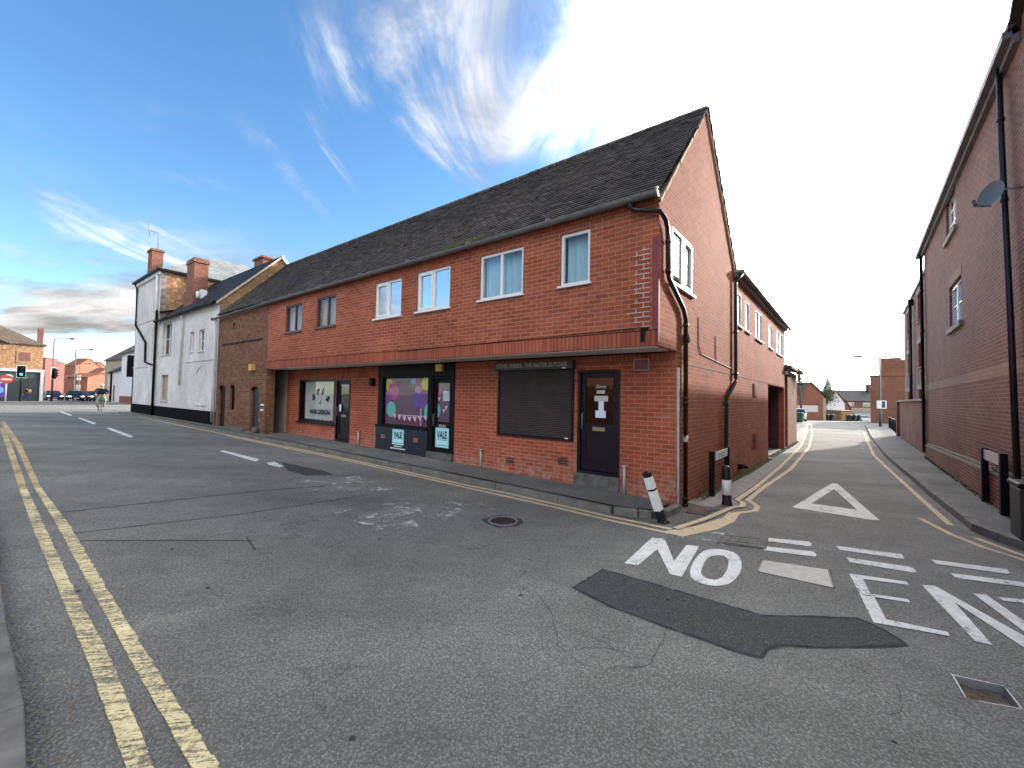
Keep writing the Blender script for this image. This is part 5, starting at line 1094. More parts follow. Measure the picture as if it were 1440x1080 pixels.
def signal(x, y, h, az, label, lit=None, board=True, two=False):
    # az: compass heading of the side that shows the lenses
    z = gz(x, y)+.08; o = thing('traffic_light', label, 'traffic light', (x, y, z), 'traffic lights at the junction'); n_ = (sin(radians(az)), cos(radians(az))); d = (-n_[1], n_[0]); fr = FR((x, y), d, n_)
    mb = MB(); mb.tube([(x, y, z-.1), (x, y, z+h)], .06, 8); mb.build('post', 'black_paint', o)
    mb = MB(); mb.box(fr, -.17, .17, .08, .32, z+h-1.0, z+h+.05); hd = mb.build('signal_head', 'black_paint', o, bevel=.02)
    if board:
        mb = MB(); mb.box(fr, -.34, .34, .06, .08, z+h-1.2, z+h+.22); bd = mb.build('backing_board', 'black_paint', o); mb = MB(); frame_rect(mb, fr, -.37, .37, z+h-1.23, z+h+.25, .055, .085, .04); mb.build('border', 'sign_white', bd)
    for k, c in enumerate(('g', 'a', 'r')):
        zc_ = z+h-.82+k*.33; mb = MB(); P = []
        disc(mb, fr, 0, .33, zc_, .11, .11, 16); mb.build('lens', 'lamp_green' if lit == c else 'lens_dark', hd)
        mb = MB()
        for i in range(9):
            t0, t1 = pi*i/9, pi*(i+1)/9; mb.face([fr.P(.12*cos(t0), .32, zc_+.12*sin(t0)), fr.P(.12*cos(t1), .32, zc_+.12*sin(t1)), fr.P(.12*cos(t1), .50, zc_+.12*sin(t1)), fr.P(.12*cos(t0), .50, zc_+.12*sin(t0))])
        mb.build('visor', 'black_paint', hd)
signal(-59.2, 48.0, 4.1, 129, 'traffic light showing green in front of the dark pub front', lit='g')
signal(-57.2, 49.6, 4.0, 80, 'unlit dark traffic light at the kerb left of the waiting cars', board=True)
signal(-24.35, 25.6, 3.35, -50, 'traffic light seen from behind beside the tall white house', board=True)
x, y = -56.6, 44.6; z = gz(x, y)+.08; o = thing('no_entry_sign', 'round red no entry sign on a white post left of the pub', 'road sign', (x, y, z)); fr = FR((x, y), (.79, .61), (.61, -.79)); mb = MB(); mb.tube([(x, y, z), (x, y, z+3.0)], .06, 8); mb.build('post', 'sign_white', o)
mb = MB(); disc(mb, fr, 0, .08, z+2.55, .50, .45, 24); disc(mb, fr, 0, .06, z+2.55, .53, .48, 24); pl = mb.build('disc', 'sign_red', o); mb = MB(); mb.box(fr, -.36, .36, .082, .088, z+2.45, z+2.62); mb.build('bar', 'sign_white', pl)
# ------------------------------------------------------------------ vehicles
def car(colr, label, grp, front_lit=True, estate=False):
    # built nose towards +x at the origin
    o = thing('parked_car', label, 'car', (0, 0, 0), grp); fr = W; L, Wd = 4.2, 1.72
    prof = [(-2.1, .35), (-2.12, .72), (-2.02, .95), (-1.1, 1.02), (.75, .98), (1.75, .82), (2.06, .66), (2.1, .42), (2.05, .28), (-2.05, .28)]
    if estate: prof[2] = (-2.08, 1.0)
    mb = MB(); n = len(prof)
    def ringy(y, k): return [(x*(.985 if k else 1), y, .28+(z-.28)*(.97 if k else 1)) for x, z in prof]
    ys = [(-Wd/2, 1), (-Wd/2+.08, 0), (Wd/2-.08, 0), (Wd/2, 1)]
    R = [ringy(*q) for q in ys]
    for i in range(3):
        for k in range(n): mb.face([R[i][k], R[i][(k+1) % n], R[i+1][(k+1) % n], R[i+1][k]])
    mb.face(R[0]); mb.face(R[3]); mb.build('body', 'car_'+colr, o, bevel=.03)
    cab = [(-1.95 if estate else -1.75, 1.0), (-1.75 if estate else -1.15, 1.40), (-.9, 1.46), (.1, 1.43), (.95, .99)]
    mb = MB(); I = lambda y, s: [(x, y*(s if z > 1.1 else 1), z) for x, z in cab]
    A, B2 = I(-.78, .80), I(.78, .80)
    for k in range(len(cab)-1): mb.face([A[k], A[k+1], B2[k+1], B2[k]])
    mb.face(A); mb.face(B2); mb.build('windows', 'car_glass', o)
    mb = MB(); mb.hexa([Vector((x, y, z)) for z in (1.41, 1.485) for x, y in ((-1.7 if estate else -1.15, -.61), (.12, -.61), (.12, .61), (-1.7 if estate else -1.15, .61))], lambda i, k: (0, 0)); mb.build('roof', 'car_'+colr, o, bevel=.03)
    for sx in (-1.3, 1.3):
        for sy in (-1, 1):
            mb = MB(); mb.tube([(sx, sy*.66, .31), (sx, sy*.87, .31)], .31, 18); w = mb.build('wheel', 'tyre', o); mb = MB(); mb.tube([(sx, sy*.865, .31), (sx, sy*.88, .31)], .19, 12); mb.build('rim', 'steel', w)
    for sy in (-1, 1):
        mb = MB(); mb.ellip((2.0, sy*.62, .68), .12, .2, .09); mb.build('headlight', 'lamp_head' if front_lit else 'plastic_white', o)
        mb = MB(); mb.box(W, .55, .75, sy*.86-.06+(.06 if sy > 0 else -.06), sy*.86+.06+(.06 if sy > 0 else -.06), .98, 1.12); mb.build('wing_mirror', 'car_'+colr, o)
    mb = MB(); mb.box(W, 2.09, 2.12, -.45, .45, .45, .60); mb.build('grille', 'black_paint', o); mb = MB(); mb.box(W, 2.12, 2.135, -.27, .27, .38, .49); mb.build('number_plate', 'sign_white', o)
    return o
def heading(x, y, az, o, label=None, cp=False, swap=None):
    rz = radians(90-az)
    if cp: return copy_tree(o, (x, y, gz(x, y)+.01), rz=rz, label=label, swap=swap)
    o.location = (x, y, gz(x, y)+.01); o.rotation_euler = (0, 0, rz); return o
GC = 'cars queueing at the junction'
c0 = car('navy', 'navy car with white plate at the front of the queue', GC); heading(-64.0, 58.4, 128, c0)
c1 = car('dark', 'dark tall car with headlight on, left of the navy car', GC, estate=True); heading(-67.8, 58.9, 124, c1)
for x, y, lab, src, col_, base in ((-72.5, 66.5, 'blue car half hidden behind the front navy car', c0, 'car_blue', 'car_navy'), (-66.2, 62.0, 'red car with bright headlight right of the navy car', c0, 'car_red', 'car_navy'), (-63.0, 60.4, 'dark teal car behind the cyclist', c0, 'car_teal', 'car_navy'), (-61.6, 62.2, 'silver car at the far right of the queue by the white cottage', c0, 'car_silver', 'car_navy'), (-75, 74, 'dark car far back in the queue', c1, 'car_dark', 'car_dark')):
    heading(x, y, 127, src, lab, True, {base: col_})
wc = car('white', 'white car parked before the grey garage at the end of the lane', 'cars beyond the lane', False); heading(86.9, 98.2, 95, wc)
heading(34.1, 47.6, 35, wc, 'white van-like car tucked behind the first green bin on the left of the lane', True)
# ------------------------------------------------------------------ wheelie bins
def wbin(colr):
    o = thing('wheelie_bin', 'x', 'bin', (0, 0, 0), 'wheelie bins in the lane')
    mb = MB(); P = [Vector((sx*w, sy*w2, z)) for w, w2, z in ((.22, .26, .08), (.29, .36, .95)) for sx, sy in ((-1, -1), (1, -1), (1, 1), (-1, 1))]; mb.hexa(P, lambda i, k: (0, 0)); mb.build('body', 'bin_'+colr, o, bevel=.02)
    mb = MB(); mb.box(W, -.31, .31, -.40, .38, .95, 1.0); mb.box(W, -.27, .27, -.34, .30, 1.0, 1.05); mb.box(W, -.25, .25, .38, .43, .93, .98); mb.build('lid', 'bin_'+colr, o, bevel=.02)
    for s in (-1, 1): mb = MB(); mb.tube([(s*.20, .30, .1), (s*.27, .30, .1)], .1, 12); mb.build('wheel', 'tyre', o)
    return o
bg = wbin('green'); bg['label'] = 'nearest green wheelie bin standing alone at the left edge of the lane'; bg.location = (28.65, 39.75, gz(28.65, 39.75)); bg.rotation_euler = (0, 0, .6)
bb = wbin('black'); bb['label'] = 'black wheelie bin left of the green one at the end of the lane'; bb.location = (46.0, 63.5, gz(46, 63.5)); bb.rotation_euler = (0, 0, .5)
copy_tree(bg, (47.8, 64, gz(47.8, 64)+0), rz=.3, label='green wheelie bin in the row before the gabled brick house')
for i, (x, y) in enumerate(((50.0, 65.2), (50.9, 65.3), (51.8, 65.6), (52.7, 65.7), (56.6, 66.9), (57.5, 67.0), (58.6, 67.4))):
    lb = ('first', 'second', 'third', 'fourth')[i]+' black bin from the left in the row under the white gable' if i < 4 else ('left', 'middle', 'right')[i-4]+' bin of the three black bins before the orange wall'
    copy_tree(bb, (x, y, gz(x, y)+.02), rz=.4+.1*(i % 3), label=lb)
# railings beside the lamp
o = thing('railing', 'short black railing beside the lane lamp post', 'railing', (30, 32, -.2)); fr = FR(RT.P(19.2, -.05, 0).xy, RT.d.to_tuple(), RT.n.to_tuple())
mb = MB()
for k in range(48): mb.tube([fr.P(k*.25, 0, gf(fr, k*.25, 0)), fr.P(k*.25, 0, gf(fr, k*.25, 0)+1.0)], .016, 5)
mb.build('bars', 'black_paint', o); mb = MB()
for dz in (.12, .98): mb.tube([fr.P(0, 0, gf(fr, 0, 0)+dz), fr.P(6, 0, gf(fr, 6, 0)+dz), fr.P(12, 0, gf(fr, 12, 0)+dz)], .025, 6)
mb.build('rail', 'black_paint', o)
# telegraph pole
x, y = 36.4, 50.1; z = gz(x, y); o = thing('telegraph_pole', 'dark wooden pole behind the white car on the left of the lane', 'pole', (x, y, z)); mb = MB(); mb.tube([(x+.1, y, z-.2), (x-.35, y, 6.1)], [.14, .10], 8); mb.build('pole', 'bark', o); mb = MB(); mb.box(W, x-.42, x-.28, y-.25, y+.25, 5.7, 5.8); mb.build('bracket', 'gutter_grey', o)
# ------------------------------------------------------------------ people
def skin_obj(name, V, E, mat, parent, sub=1):
    me = bpy.data.meshes.new(name); me.from_pydata([v[0] for v in V], E, []); o = bpy.data.objects.new(name, me); COL.objects.link(o); o.parent = parent
    bm = bmesh.new(); bm.from_mesh(me); sl = bm.verts.layers.skin.verify(); bm.verts.ensure_lookup_table()
    for i, v in enumerate(V):
        r = v[1]; bm.verts[i][sl].radius = r if isinstance(r, tuple) else (r, r); bm.verts[i][sl].use_root = (i == 0)
    bm.to_mesh(me); bm.free()
    m = o.modifiers.new('skin', 'SKIN'); m.use_smooth_shade = True; s = o.modifiers.new('sub', 'SUBSURF'); s.levels = sub; s.render_levels = sub
    me.materials.append(MATS[mat]); return o
def person(label, joints, mats, root_loc, rz, helmet=None):
    # joints: dict of local joint positions, front = +x
    o = thing('person', label, 'person', root_loc); J_ = {k: Vector(v) for k, v in joints.items()}
    names = ['pel', 'sp', 'ch', 'nk', 'hd']; V = [(J_['pel'], (.15, .11)), (J_['sp'], (.14, .10)), (J_['ch'], (.17, .11)), (J_['nk'], .055), (J_['hd']-Vector((0, 0, .03)), .06)]; E = [(0, 1), (1, 2), (2, 3), (3, 4)]
    for s in 'LR':
        i = len(V); V += [(J_['sh'+s], .06), (J_['el'+s], .045), (J_['wr'+s], .03), (J_['ha'+s], .033)]; E += [(2, i), (i, i+1), (i+1, i+2), (i+2, i+3)]
        hd = (J_['ha'+s]-J_['wr'+s]).normalized(); sd = hd.cross(Vector((0, 0, 1))).normalized()
        for k, (off, ln) in enumerate(((-.03, .07), (-.01, .085), (.01, .08), (.03, .06))):
            j = len(V); p = J_['ha'+s]+sd*off; V += [(p+hd*.04, .009), (p+hd*(.04+ln*.5)+Vector((0, 0, -.015)), .008), (p+hd*(.03+ln*.7)+Vector((0, 0, -.04)), .007)]; E += [(i+3, j), (j, j+1), (j+1, j+2)]
        j = len(V); V += [(J_['wr'+s].lerp(J_['ha'+s], .6)+sd*.04, .010), (J_['ha'+s]+sd*.06+hd*.03, .009)]; E += [(i+3, j), (j, j+1)]
        i = len(V); V += [(J_['hp'+s], .09), (J_['kn'+s], .06), (J_['an'+s], .04), (J_['to'+s], .035)]; E += [(0, i), (i, i+1), (i+1, i+2), (i+2, i+3)]
    skin_obj('body', V, E, 'skin', o)
    h = J_['hd']+Vector((0, 0, .06)); mb = MB(); 
    ro = Vector((0, 0, 0)); o['org'] = [0, 0, 0]
    mb.ellip(h, .095, .078, .12, 14, 10); mb.ellip(h+Vector((.095, 0, -.01)), .018, .013, .02, 6, 5); mb.ellip(h+Vector((0, .08, -.01)), .015, .01, .03, 6, 5); mb.ellip(h+Vector((0, -.08, -.01)), .015, .01, .03, 6, 5); mb.build('head', 'skin', o)
    mb = MB()
    for s in (-1, 1): mb.ellip(h+Vector((.085, s*.032, .01)), .012, .014, .010, 6, 5)
    mb.box(W, h.x+.082, h.x+.094, h.y-.025, h.y+.025, h.z-.062, h.z-.054); mb.build('face_features', 'ink', o)
    mb = MB(); mb.ellip(h+Vector((-.015, 0, .03)), .10, .087, .105, 12, 8); mb.build('helmet' if helmet else 'hair', helmet or 'hair_dark', o)
    V = [(J_['pel']+Vector((0, 0, .05)), (.17, .13)), (J_['sp'], (.165, .125)), (J_['ch'], (.195, .135)), (J_['nk']-Vector((0, 0, .03)), .07)]; E = [(0, 1), (1, 2), (2, 3)]
    for s in 'LR': i = len(V); V += [(J_['sh'+s], .085), (J_['el'+s], .065), (J_['wr'+s], .048)]; E += [(2, i), (i, i+1), (i+1, i+2)]
    skin_obj('jacket', V, E, mats[0], o)
    V = [(J_['pel'], (.165, .13))]; E = []
    for s in 'LR': i = len(V); V += [(J_['hp'+s], .11), (J_['kn'+s], .08), (J_['an'+s], .06)]; E += [(0, i), (i, i+1), (i+1, i+2)]
    skin_obj('trousers', V, E, mats[1], o)
    mb = MB()
    for s in 'LR': mb.ellip(J_['to'+s].lerp(J_['an'+s], .4)-Vector((0, 0, .02)), .14, .05, .055, 10, 6)
    mb.build('shoes', 'ink', o)
    o.location = root_loc; o.rotation_euler = (0, 0, rz); o['org'] = list(root_loc); return o
cx_, cy_ = -26.7, 25.96; cz_ = gz(cx_, cy_); crz = atan2(-25.96, 26.7)
pj = dict(pel=(-.15, 0, .95), sp=(-.08, 0, 1.12), ch=(.02, 0, 1.34), nk=(.07, 0, 1.50), hd=(.10, 0, 1.60))
for s, k in (('L', 1), ('R', -1)):
    pj.update({'sh'+s: (.02, k*.19, 1.40), 'el'+s: (.16, k*.33, 1.20), 'wr'+s: (.42, k*.27, 1.08), 'ha'+s: (.50, k*.26, 1.06), 'hp'+s: (-.12, k*.10, .88)})
pj.update(knL=(.30, .17, .74), anL=(.08, .11, .36), toL=(.22, .11, .30), knR=(.24, -.19, .55), anR=(-.02, -.11, .16), toR=(.12, -.11, .11))
person('cyclist in dark jacket and khaki trousers with white helmet riding towards the camera', pj, ('jacket_dark', 'trouser_khaki'), (cx_, cy_, cz_), crz, helmet='plastic_white')
bo = thing('bicycle', 'dark bicycle ridden along the street before the tall white house', 'bicycle', (0, 0, 0))
for x in (-.52, .52):
    mb = MB(); mb.tube([(x+.32*cos(t*pi/12), 0, .34+.32*sin(t*pi/12)) for t in range(25)], .018, 6, cap=False); w = mb.build('wheel', 'tyre', bo); mb = MB()
    for t in range(8): mb.tube([(x, 0, .34), (x+.31*cos(t*pi/4), 0, .34+.31*sin(t*pi/4))], .004, 4)
    mb.build('spokes', 'steel', w)
mb = MB()
for a, b2 in (((-.52, 0, .34), (-.18, 0, .82)), ((-.18, 0, .82), (-.05, 0, .30)), ((-.05, 0, .30), (-.52, 0, .34)), ((-.05, 0, .30), (.36, 0, .78)), ((-.18, 0, .80), (.34, 0, .88)), ((.33, 0, .95), (.52, 0, .34))): mb.tube([a, b2], .018, 6)
mb.build('frame', 'bin_green', bo); mb = MB(); mb.tube([(.50, -.3, 1.04), (.36, -.08, 1.0), (.36, .08, 1.0), (.50, .3, 1.04)], .014, 6); mb.tube([(.33, 0, .9), (.36, 0, 1.0)], .016, 6); mb.build('handlebar', 'black_paint', bo)
mb = MB(); mb.ellip((-.20, 0, .87), .14, .07, .03); mb.build('saddle', 'ink', bo); mb = MB(); mb.tube([(-.05, -.12, .30), (-.05, .12, .30)], .012, 5); mb.tube([(-.05, .12, .30), (.08, .12, .32)], .012, 5); mb.tube([(-.05, -.12, .30), (-.10, -.12, .14)], .012, 5); mb.build('pedals', 'steel', bo)
bo.location = (cx_, cy_, cz_); bo.rotation_euler = (0, 0, crz)
gb = thing('shopping_bag', 'green bag hanging from the cyclist handlebar', 'bag', (0, 0, 0)); mb = MB(); P = [Vector((x, y, z)) for z, w in ((.68, .12), (.96, .09)) for x, y in ((.50, -w), (.62, -w), (.62, w), (.50, w))]; mb.hexa(P, lambda i, k: (0, 0)); mb.build('bag', 'bag_green', gb, bevel=.03); mb = MB(); mb.tube([(.58, -.08, .97), (.52, -.06, 1.06), (.52, .06, 1.06), (.58, .08, .97)], .008, 5); mb.build('handle', 'bag_green', gb); gb.location = (cx_, cy_, cz_); gb.rotation_euler = (0, 0, crz)
wj = dict(pel=(0, 0, .92), sp=(0, 0, 1.10), ch=(.01, 0, 1.34), nk=(.02, 0, 1.48), hd=(.04, 0, 1.58))
for s, k in (('L', 1), ('R', -1)):
    wj.update({'sh'+s: (0, k*.18, 1.40), 'el'+s: (-.03+.06*k, k*.24, 1.12), 'wr'+s: (.08+.1*k, k*.24, .90), 'ha'+s: (.12+.1*k, k*.24, .82), 'hp'+s: (0, k*.09, .86), 'kn'+s: (.06+.12*k, k*.10, .48), 'an'+s: (-.02+.22*k, k*.10, .09), 'to'+s: (.12+.22*k, k*.10, .05)})
px_, py_ = -60.2, 49.5
person('pedestrian in dark coat and jeans walking past the pub front', wj, ('coat_dark', 'jeans'), (px_, py_, gz(px_, py_)+.1), radians(200))
yb = thing('backpack', 'orange yellow backpack on the pedestrian by the pub', 'bag', (0, 0, 0)); mb = MB(); mb.ellip((-.26, 0, 1.26), .14, .20, .26, 12, 8); mb.build('bag', 'bag_yellow', yb); mb = MB()
for s in (-1, 1): mb.tube([(-.16, s*.1, 1.42), (.02, s*.12, 1.50), (.13, s*.11, 1.38), (.1, s*.13, 1.15)], .018, 5)
mb.build('strap', 'bag_yellow', yb); yb.location = (px_, py_, gz(px_, py_)+.1); yb.rotation_euler = (0, 0, radians(200))

# ------------------------------------------------------------------ far buildings
def simple_house(name, label, o_, d_, L, D, z0, ze, zr, wm, rm, wins=(), ridge='along', hip=0, fm='upvc', gm='glass_sky', back=1, extra=None):
    # front line starts at o_, runs along d_, building extends behind (away from n)
    d = Vector(d_).normalized(); nn = Vector((d.y, -d.x))
    if (Vector(o_)).dot(nn) > 0: nn = -nn
    fr = FR(o_, d.to_tuple(), nn.to_tuple()); t = thing(name, label, 'house' if 'house' in name or 'cottage' in name else 'building', (o_[0], o_[1], z0))
    mb = MB(); wall(mb, fr, 0, L, z0, ze, wins, t=.2)
    for a in (0, L): s = .2 if a == 0 else -.2; mb.box(fr, min(a, a+s), max(a, a+s), -D, -.201, z0, ze)
    mb.box(fr, .21, L-.21, -D, -D+.2, z0, ze)
    if ridge == 'along' and not hip:
        for a in (0, L): mb.quadf(fr, [(a, 0, ze), (a, -D, ze), (a, -D/2, zr), (a, -D/2, zr)][:3]+[(a, -D/2+.01, zr)], 'bz')
    if ridge == 'across':
        for b in (0, -D): mb.quadf(fr, [(0, b, ze), (L, b, ze), (L/2+.01, b, zr), (L/2, b, zr)])
    mb.build('wall', wm, t)
    mb = MB(); e = .25
    def rf(pts):
        P = [fr.P(*p) for p in pts]; ax = (P[1]-P[0]).normalized(); q = ax.cross(P[2]-P[0]).cross(ax).normalized(); uv = [((p-P[0]).dot(ax), (p-P[0]).dot(q)) for p in P]; mb.face(P, uv); mb.face([p-Vector((0, 0, .12)) for p in P], uv)
        for i in range(len(P)): a, b = P[i], P[(i+1) % len(P)]; mb.face([a, b, b-Vector((0, 0, .12)), a-Vector((0, 0, .12))])
    if ridge == 'flat': rf([(-.1, .1, ze+.15), (L+.1, .1, ze+.15), (L+.1, -D-.1, ze+.15), (-.1, -D-.1, ze+.15)])
    elif ridge == 'along':
        rf([(-e+0, e, ze), (L+e, e, ze), (L+e-hip, -D/2, zr), (-e+hip, -D/2, zr)]); rf([(-e, -D-e, ze), (L+e, -D-e, ze), (L+e-hip, -D/2, zr), (-e+hip, -D/2, zr)])
        if hip: rf([(-e, e, ze), (-e, -D-e, ze), (-e+hip, -D/2, zr)]); rf([(L+e, e, ze), (L+e, -D-e, ze), (L+e-hip, -D/2, zr)])
    else: rf([(-e, e, ze), (-e, -D-e, ze), (L/2, -D-e, zr), (L/2, e, zr)]); rf([(L+e, e, ze), (L+e, -D-e, ze), (L/2, -D-e, zr), (L/2, e, zr)])
    r = mb.build('roof', rm, t)
    for w in wins: window(t, fr, *w, fm=fm, glass=gm, sill='stone_lintel', b=-.08)
    return t, fr, r
# corner pub
pd = Vector((.55, .835)).normalized()
pc = Vector((-60.9, 51.6)); ps = pc-pd*26
t, fr, r = simple_house('corner_pub', 'orange brick corner pub with dark ground floor front and brown hipped roof', ps.to_tuple(), pd.to_tuple(), 26, 14, -.3, 7.3, 11.6, 'brick_orange', 'roof_brown', [(19.2, 20.4, 5.2, 6.6)], hip=6.5)
mb = MB(); mb.box(fr, 0, 25.95, .01, .25, 0, 3.75); mb.box(fr, 25.7, 26.2, -13, .25, 0, 3.75); mb.build('shopfront', 'grey_board', t)
mb = MB(); mb.box(fr, 0, 26.1, .26, .5, 3.75, 4.05); mb.box(fr, 25.8, 26.1, .26, .45, 0, 3.75); mb.build('cornice', 'white_render', t)
mb = MB(); mb.box(fr, 23.8, 25.1, .01, .06, 4.9, 6.4); mb.build('wall_plaque', 'brick_buff', t); mb = MB(); mb.box(fr, 23.98, 24.92, .06, .08, 5.1, 6.2); mb.build('wall_plaque', 'brick_pink', t)
mb = MB(); mb.box(fr, 22.2, 23.1, .26, .30, .5, 3.0); mb.build('poster', 'vinyl_violet', t); mb = MB(); disc(mb, fr, 22.6, .31, 2.5, .3, .3); disc(mb, fr, 22.6, .31, 1.4, .35, .4); mb.build('poster', 'vinyl_blue', t); mb = MB(); disc(mb, fr, 22.4, .315, 1.9, .3, .35); mb.build('poster', 'vinyl_magenta', t)
for a in (12.2, 22.9): mb = MB(); disc(mb, fr, a+.35, .54, 3.0, .33, .33); mb.box(fr, a+.3, a+.4, .26, .53, 2.95, 3.05); mb.build('wall_lamp', 'plastic_white', t)
mb = MB(); mb.box(fr, 19.4, 20.2, .02, .7, 4.6, 6.6) if 0 else mb.box(fr, 21.1, 21.3, .02, .9, 5.2, 6.3); mb.build('hanging_sign', 'maroon_wood', t)
mb = MB(); P = [fr.P(8, .15, 7.3), fr.P(22.5, .15, 7.3), fr.P(15.5, .15, 10.3)]; mb.face(P, [(8, 7.3), (22.5, 7.3), (15.5, 10.3)]); mb.face([p-Vector(fr.n).to_3d()*.1 for p in P]); mb.build('gable', 'brick_orange', t)
mb = MB()
for (a, za), (b_, zb_) in (((7.6, 7.1), (15.5, 10.5)), ((23.2, 7.1), (15.5, 10.5))):
    P = [fr.P(a, .4, za), fr.P(b_, .4, zb_), fr.P(b_, -5, zb_), fr.P(a, -1.0, za)]; mb.hexa(P+[p+Vector((0, 0, .15)) for p in P], lambda i, k: (0, 0))
mb.build('gable_roof', 'roof_brown', t); mb = MB(); mb.box(fr, 26.0, 26.5, -5.4, -4.8, 6, 9.9); mb.build('chimney', 'brick_pink', r)
# pink brick hall, orange terrace, red roofs on the rising ground
def az_pt(u, dep): return ((u-720)/560*dep, dep)
def fh(name, label, u0, u1, dep, z0, ze, zr, wm, rm, D=10, dep2=None, **k):
    a = Vector(az_pt(u0, dep)); b = Vector(az_pt(u1, dep2 or dep)); return simple_house(name, label, a.to_tuple(), (b-a).to_tuple(), (b-a).length, D, z0, ze, zr, wm, rm, **k)
def grid(L, n, rows, w=1.2): return [((i+.5)*L/n-w/2, (i+.5)*L/n+w/2, z0, z1) for i in range(n) for z0, z1 in rows]
fh('brick_hall', 'plain pink brick hall behind the lamp posts next to the pub', 62, 79, 84, -1, 8.0, 8, 'brick_pink', 'roof_brown', ridge='flat', dep2=88)
fh('brick_hall', 'taller pink brick end block with narrow windows beside the plain hall', 79.5, 90, 89, -1, 7.6, 8, 'brick_pink', 'roof_brown', ridge='flat', dep2=98, wins=grid(19, 4, ((3.6, 5.2),), .8))
fh('terrace_house', 'orange brick terrace house with a bay facing down the street', 92, 123, 108, -1, 4.9, 6.2, 'brick_far', 'roof_red', D=8, wins=grid(7, 1, ((1.2, 2.8), (4, 5.4)), 1.4))
fh('terrace_house', 'yellow rendered house with dark roof behind the cyclist', 129, 142, 122, -1, 5.0, 8.5, 'tan_render', 'roof_brown', D=8, wins=grid(2.8, 1, ((1.2, 2.8), (3.4, 4.6)), 1.0))
fh('terrace_house', 'low brick house between the orange terrace and the yellow house', 117, 131, 118, -1, 5.6, 8.2, 'brick_far', 'roof_red', D=8, wins=grid(3, 1, ((1.2, 2.8), (3.6, 4.8)), 1.0))
for i, (u0, u1, dep, zr_, lab) in enumerate(((90, 106, 150, 13.5, 'red roofed house highest on the far rise'), (104, 122, 155, 12.5, 'red roofed house second on the far rise'), (119, 134, 160, 10.5, 'red roofed house third on the far rise'), (133, 150, 165, 8.8, 'red roofed house lowest on the far rise'))):
    fh('hill_house', lab, u0, u1, dep, -1, zr_-3.2, zr_, 'brick_far', 'roof_red', D=9)
# white cottage row beyond the junction
fh('white_cottage', 'white gabled cottage beyond the junction right of the waiting cars', 170, 196, 47, -.2, 5.9, 8.5, 'white_render', 'roof_brown', D=8, dep2=41, ridge='along')
t, fr, r = fh('white_cottage', 'long low white cottage with dark roof and brick end beyond the junction', 151, 171, 60, -.3, 4.2, 6.6, 'white_render', 'roof_slate', D=7, dep2=49, wins=[(2.5, 3.3, 2.6, 3.6), (9, 9.8, 2.4, 3.6)])
mb = MB(); mb.box(fr, -.4, 1.2, -3.8, -2.4, 3.5, 8.2); mb.build('chimney', 'brick_chimney', r); mb = MB(); mb.box(fr, 9.2, 9.9, .0, .06, .2, 2.3); mb.build('door', 'black_paint', t); pipe(t, [fr.P(6.5, .1, 4.2), fr.P(6.5, .1, 0)], .12, mat='black_paint')
fh('tiled_house', 'tan house with steep brown roof rising behind the white cottages', 147, 178, 76, -1, 7.2, 11.0, 'tan_render', 'roof_brown', D=9, dep2=70)
mb = MB(); fr = FR((-44.3, 45.0), (.84, -.54), (-.54, -.84)); mb.box(fr, 0, 3.6, -.3, 0, -.1, 1.0); mb.build('garden_wall', 'brick_chimney', None, label='low dark brick garden wall before the white cottages', cat='wall')
# far end of the lane
t, fr, r = simple_house('gabled_house', 'brick house with pale tiled gable roof at the end of the lane', (44.4, 62.3), (4.6, .2), 4.8, 9, -1.8, 2.6, 5.0, 'brick_far', 'roof_brown', ridge='across')
mb = MB(); mb.box(fr, .3, 3.6, .003, .02, .3, 1.3); mb.build('render_patch', 'notice', t); mb = MB(); mb.box(fr, 4.4, 4.85, -.1, .05, -1.6, 2.5); mb.build('side_panel', 'tan_render', t)
simple_house('white_gable_house', 'narrow white gable end standing behind the black bins', (62.5, 79), (3.6, .2), 3.7, 8, -2.2, 1.8, 4.2, 'white_render', 'roof_red', ridge='across')
t, fr, r = simple_house('terrace_house', 'terrace with dark slate roof and white upper windows beyond the garage', (107, 130), (17, 1), 16, 9, -5, 2.6, 6.2, 'brick_pink', 'roof_slate', wins=[(2, 5, .8, 2.1), (8, 12, .8, 2.1)]); mb = MB(); mb.box(fr, 14.2, 15.4, -5.2, -4, 5.5, 8.3); mb.build('chimney', 'brick_chimney', r)
simple_house('terrace_house', 'steep red roofed house right behind the white gable', (68.6, 84), (6, .3), 3.4, 8, -2.8, -.6, 2.6, 'brick_pink', 'roof_brown', ridge='across')
simple_house('orange_wall_building', 'low orange building behind the three black bins', (61.2, 74), (6, .2), 2.3, 5, -2.2, .3, .6, 'brick_orange', 'verge_mortar', ridge='flat')
simple_house('garage', 'pale grey garage with flat tan roof behind the white car', (84.5, 103), (14, .3), 9.5, 6, -3.2, -.30, 0, 'garage_grey', 'verge_mortar', ridge='flat')
mb = MB(); mb.box(W, 84.2, 94.2, 102.6, 102.75, -.30, .62); mb.build('fascia_board', 'tan_render', None, label='long tan fascia over the pale grey garage', cat='fascia')
t, fr, r = simple_house('brick_warehouse', 'tall plain brick gable building behind the lane lamp post', (41.6, 46.2), (.72, -.69), 6, 9, -.8, 4.9, 6.9, 'brick_far', 'brick_far', ridge='flat'); 
mb = MB(); mb.box(fr, .9, 2.6, -3, -.01, 4.9, 7.0); mb.box(fr, 2.6, 6, -3, -.01, 4.9, 6.75); mb.build('parapet', 'brick_far', t)
mb = MB(); c_ = Vector((238, 300)); P = [Vector((238+sx*2.0, 300+sy*2.0, 2)) for sx, sy in ((-1, -1), (1, -1), (1, 1), (-1, 1))]; ap = Vector((238, 300, 22.5)); Q = [Vector((p.x, p.y, 11)) for p in P]
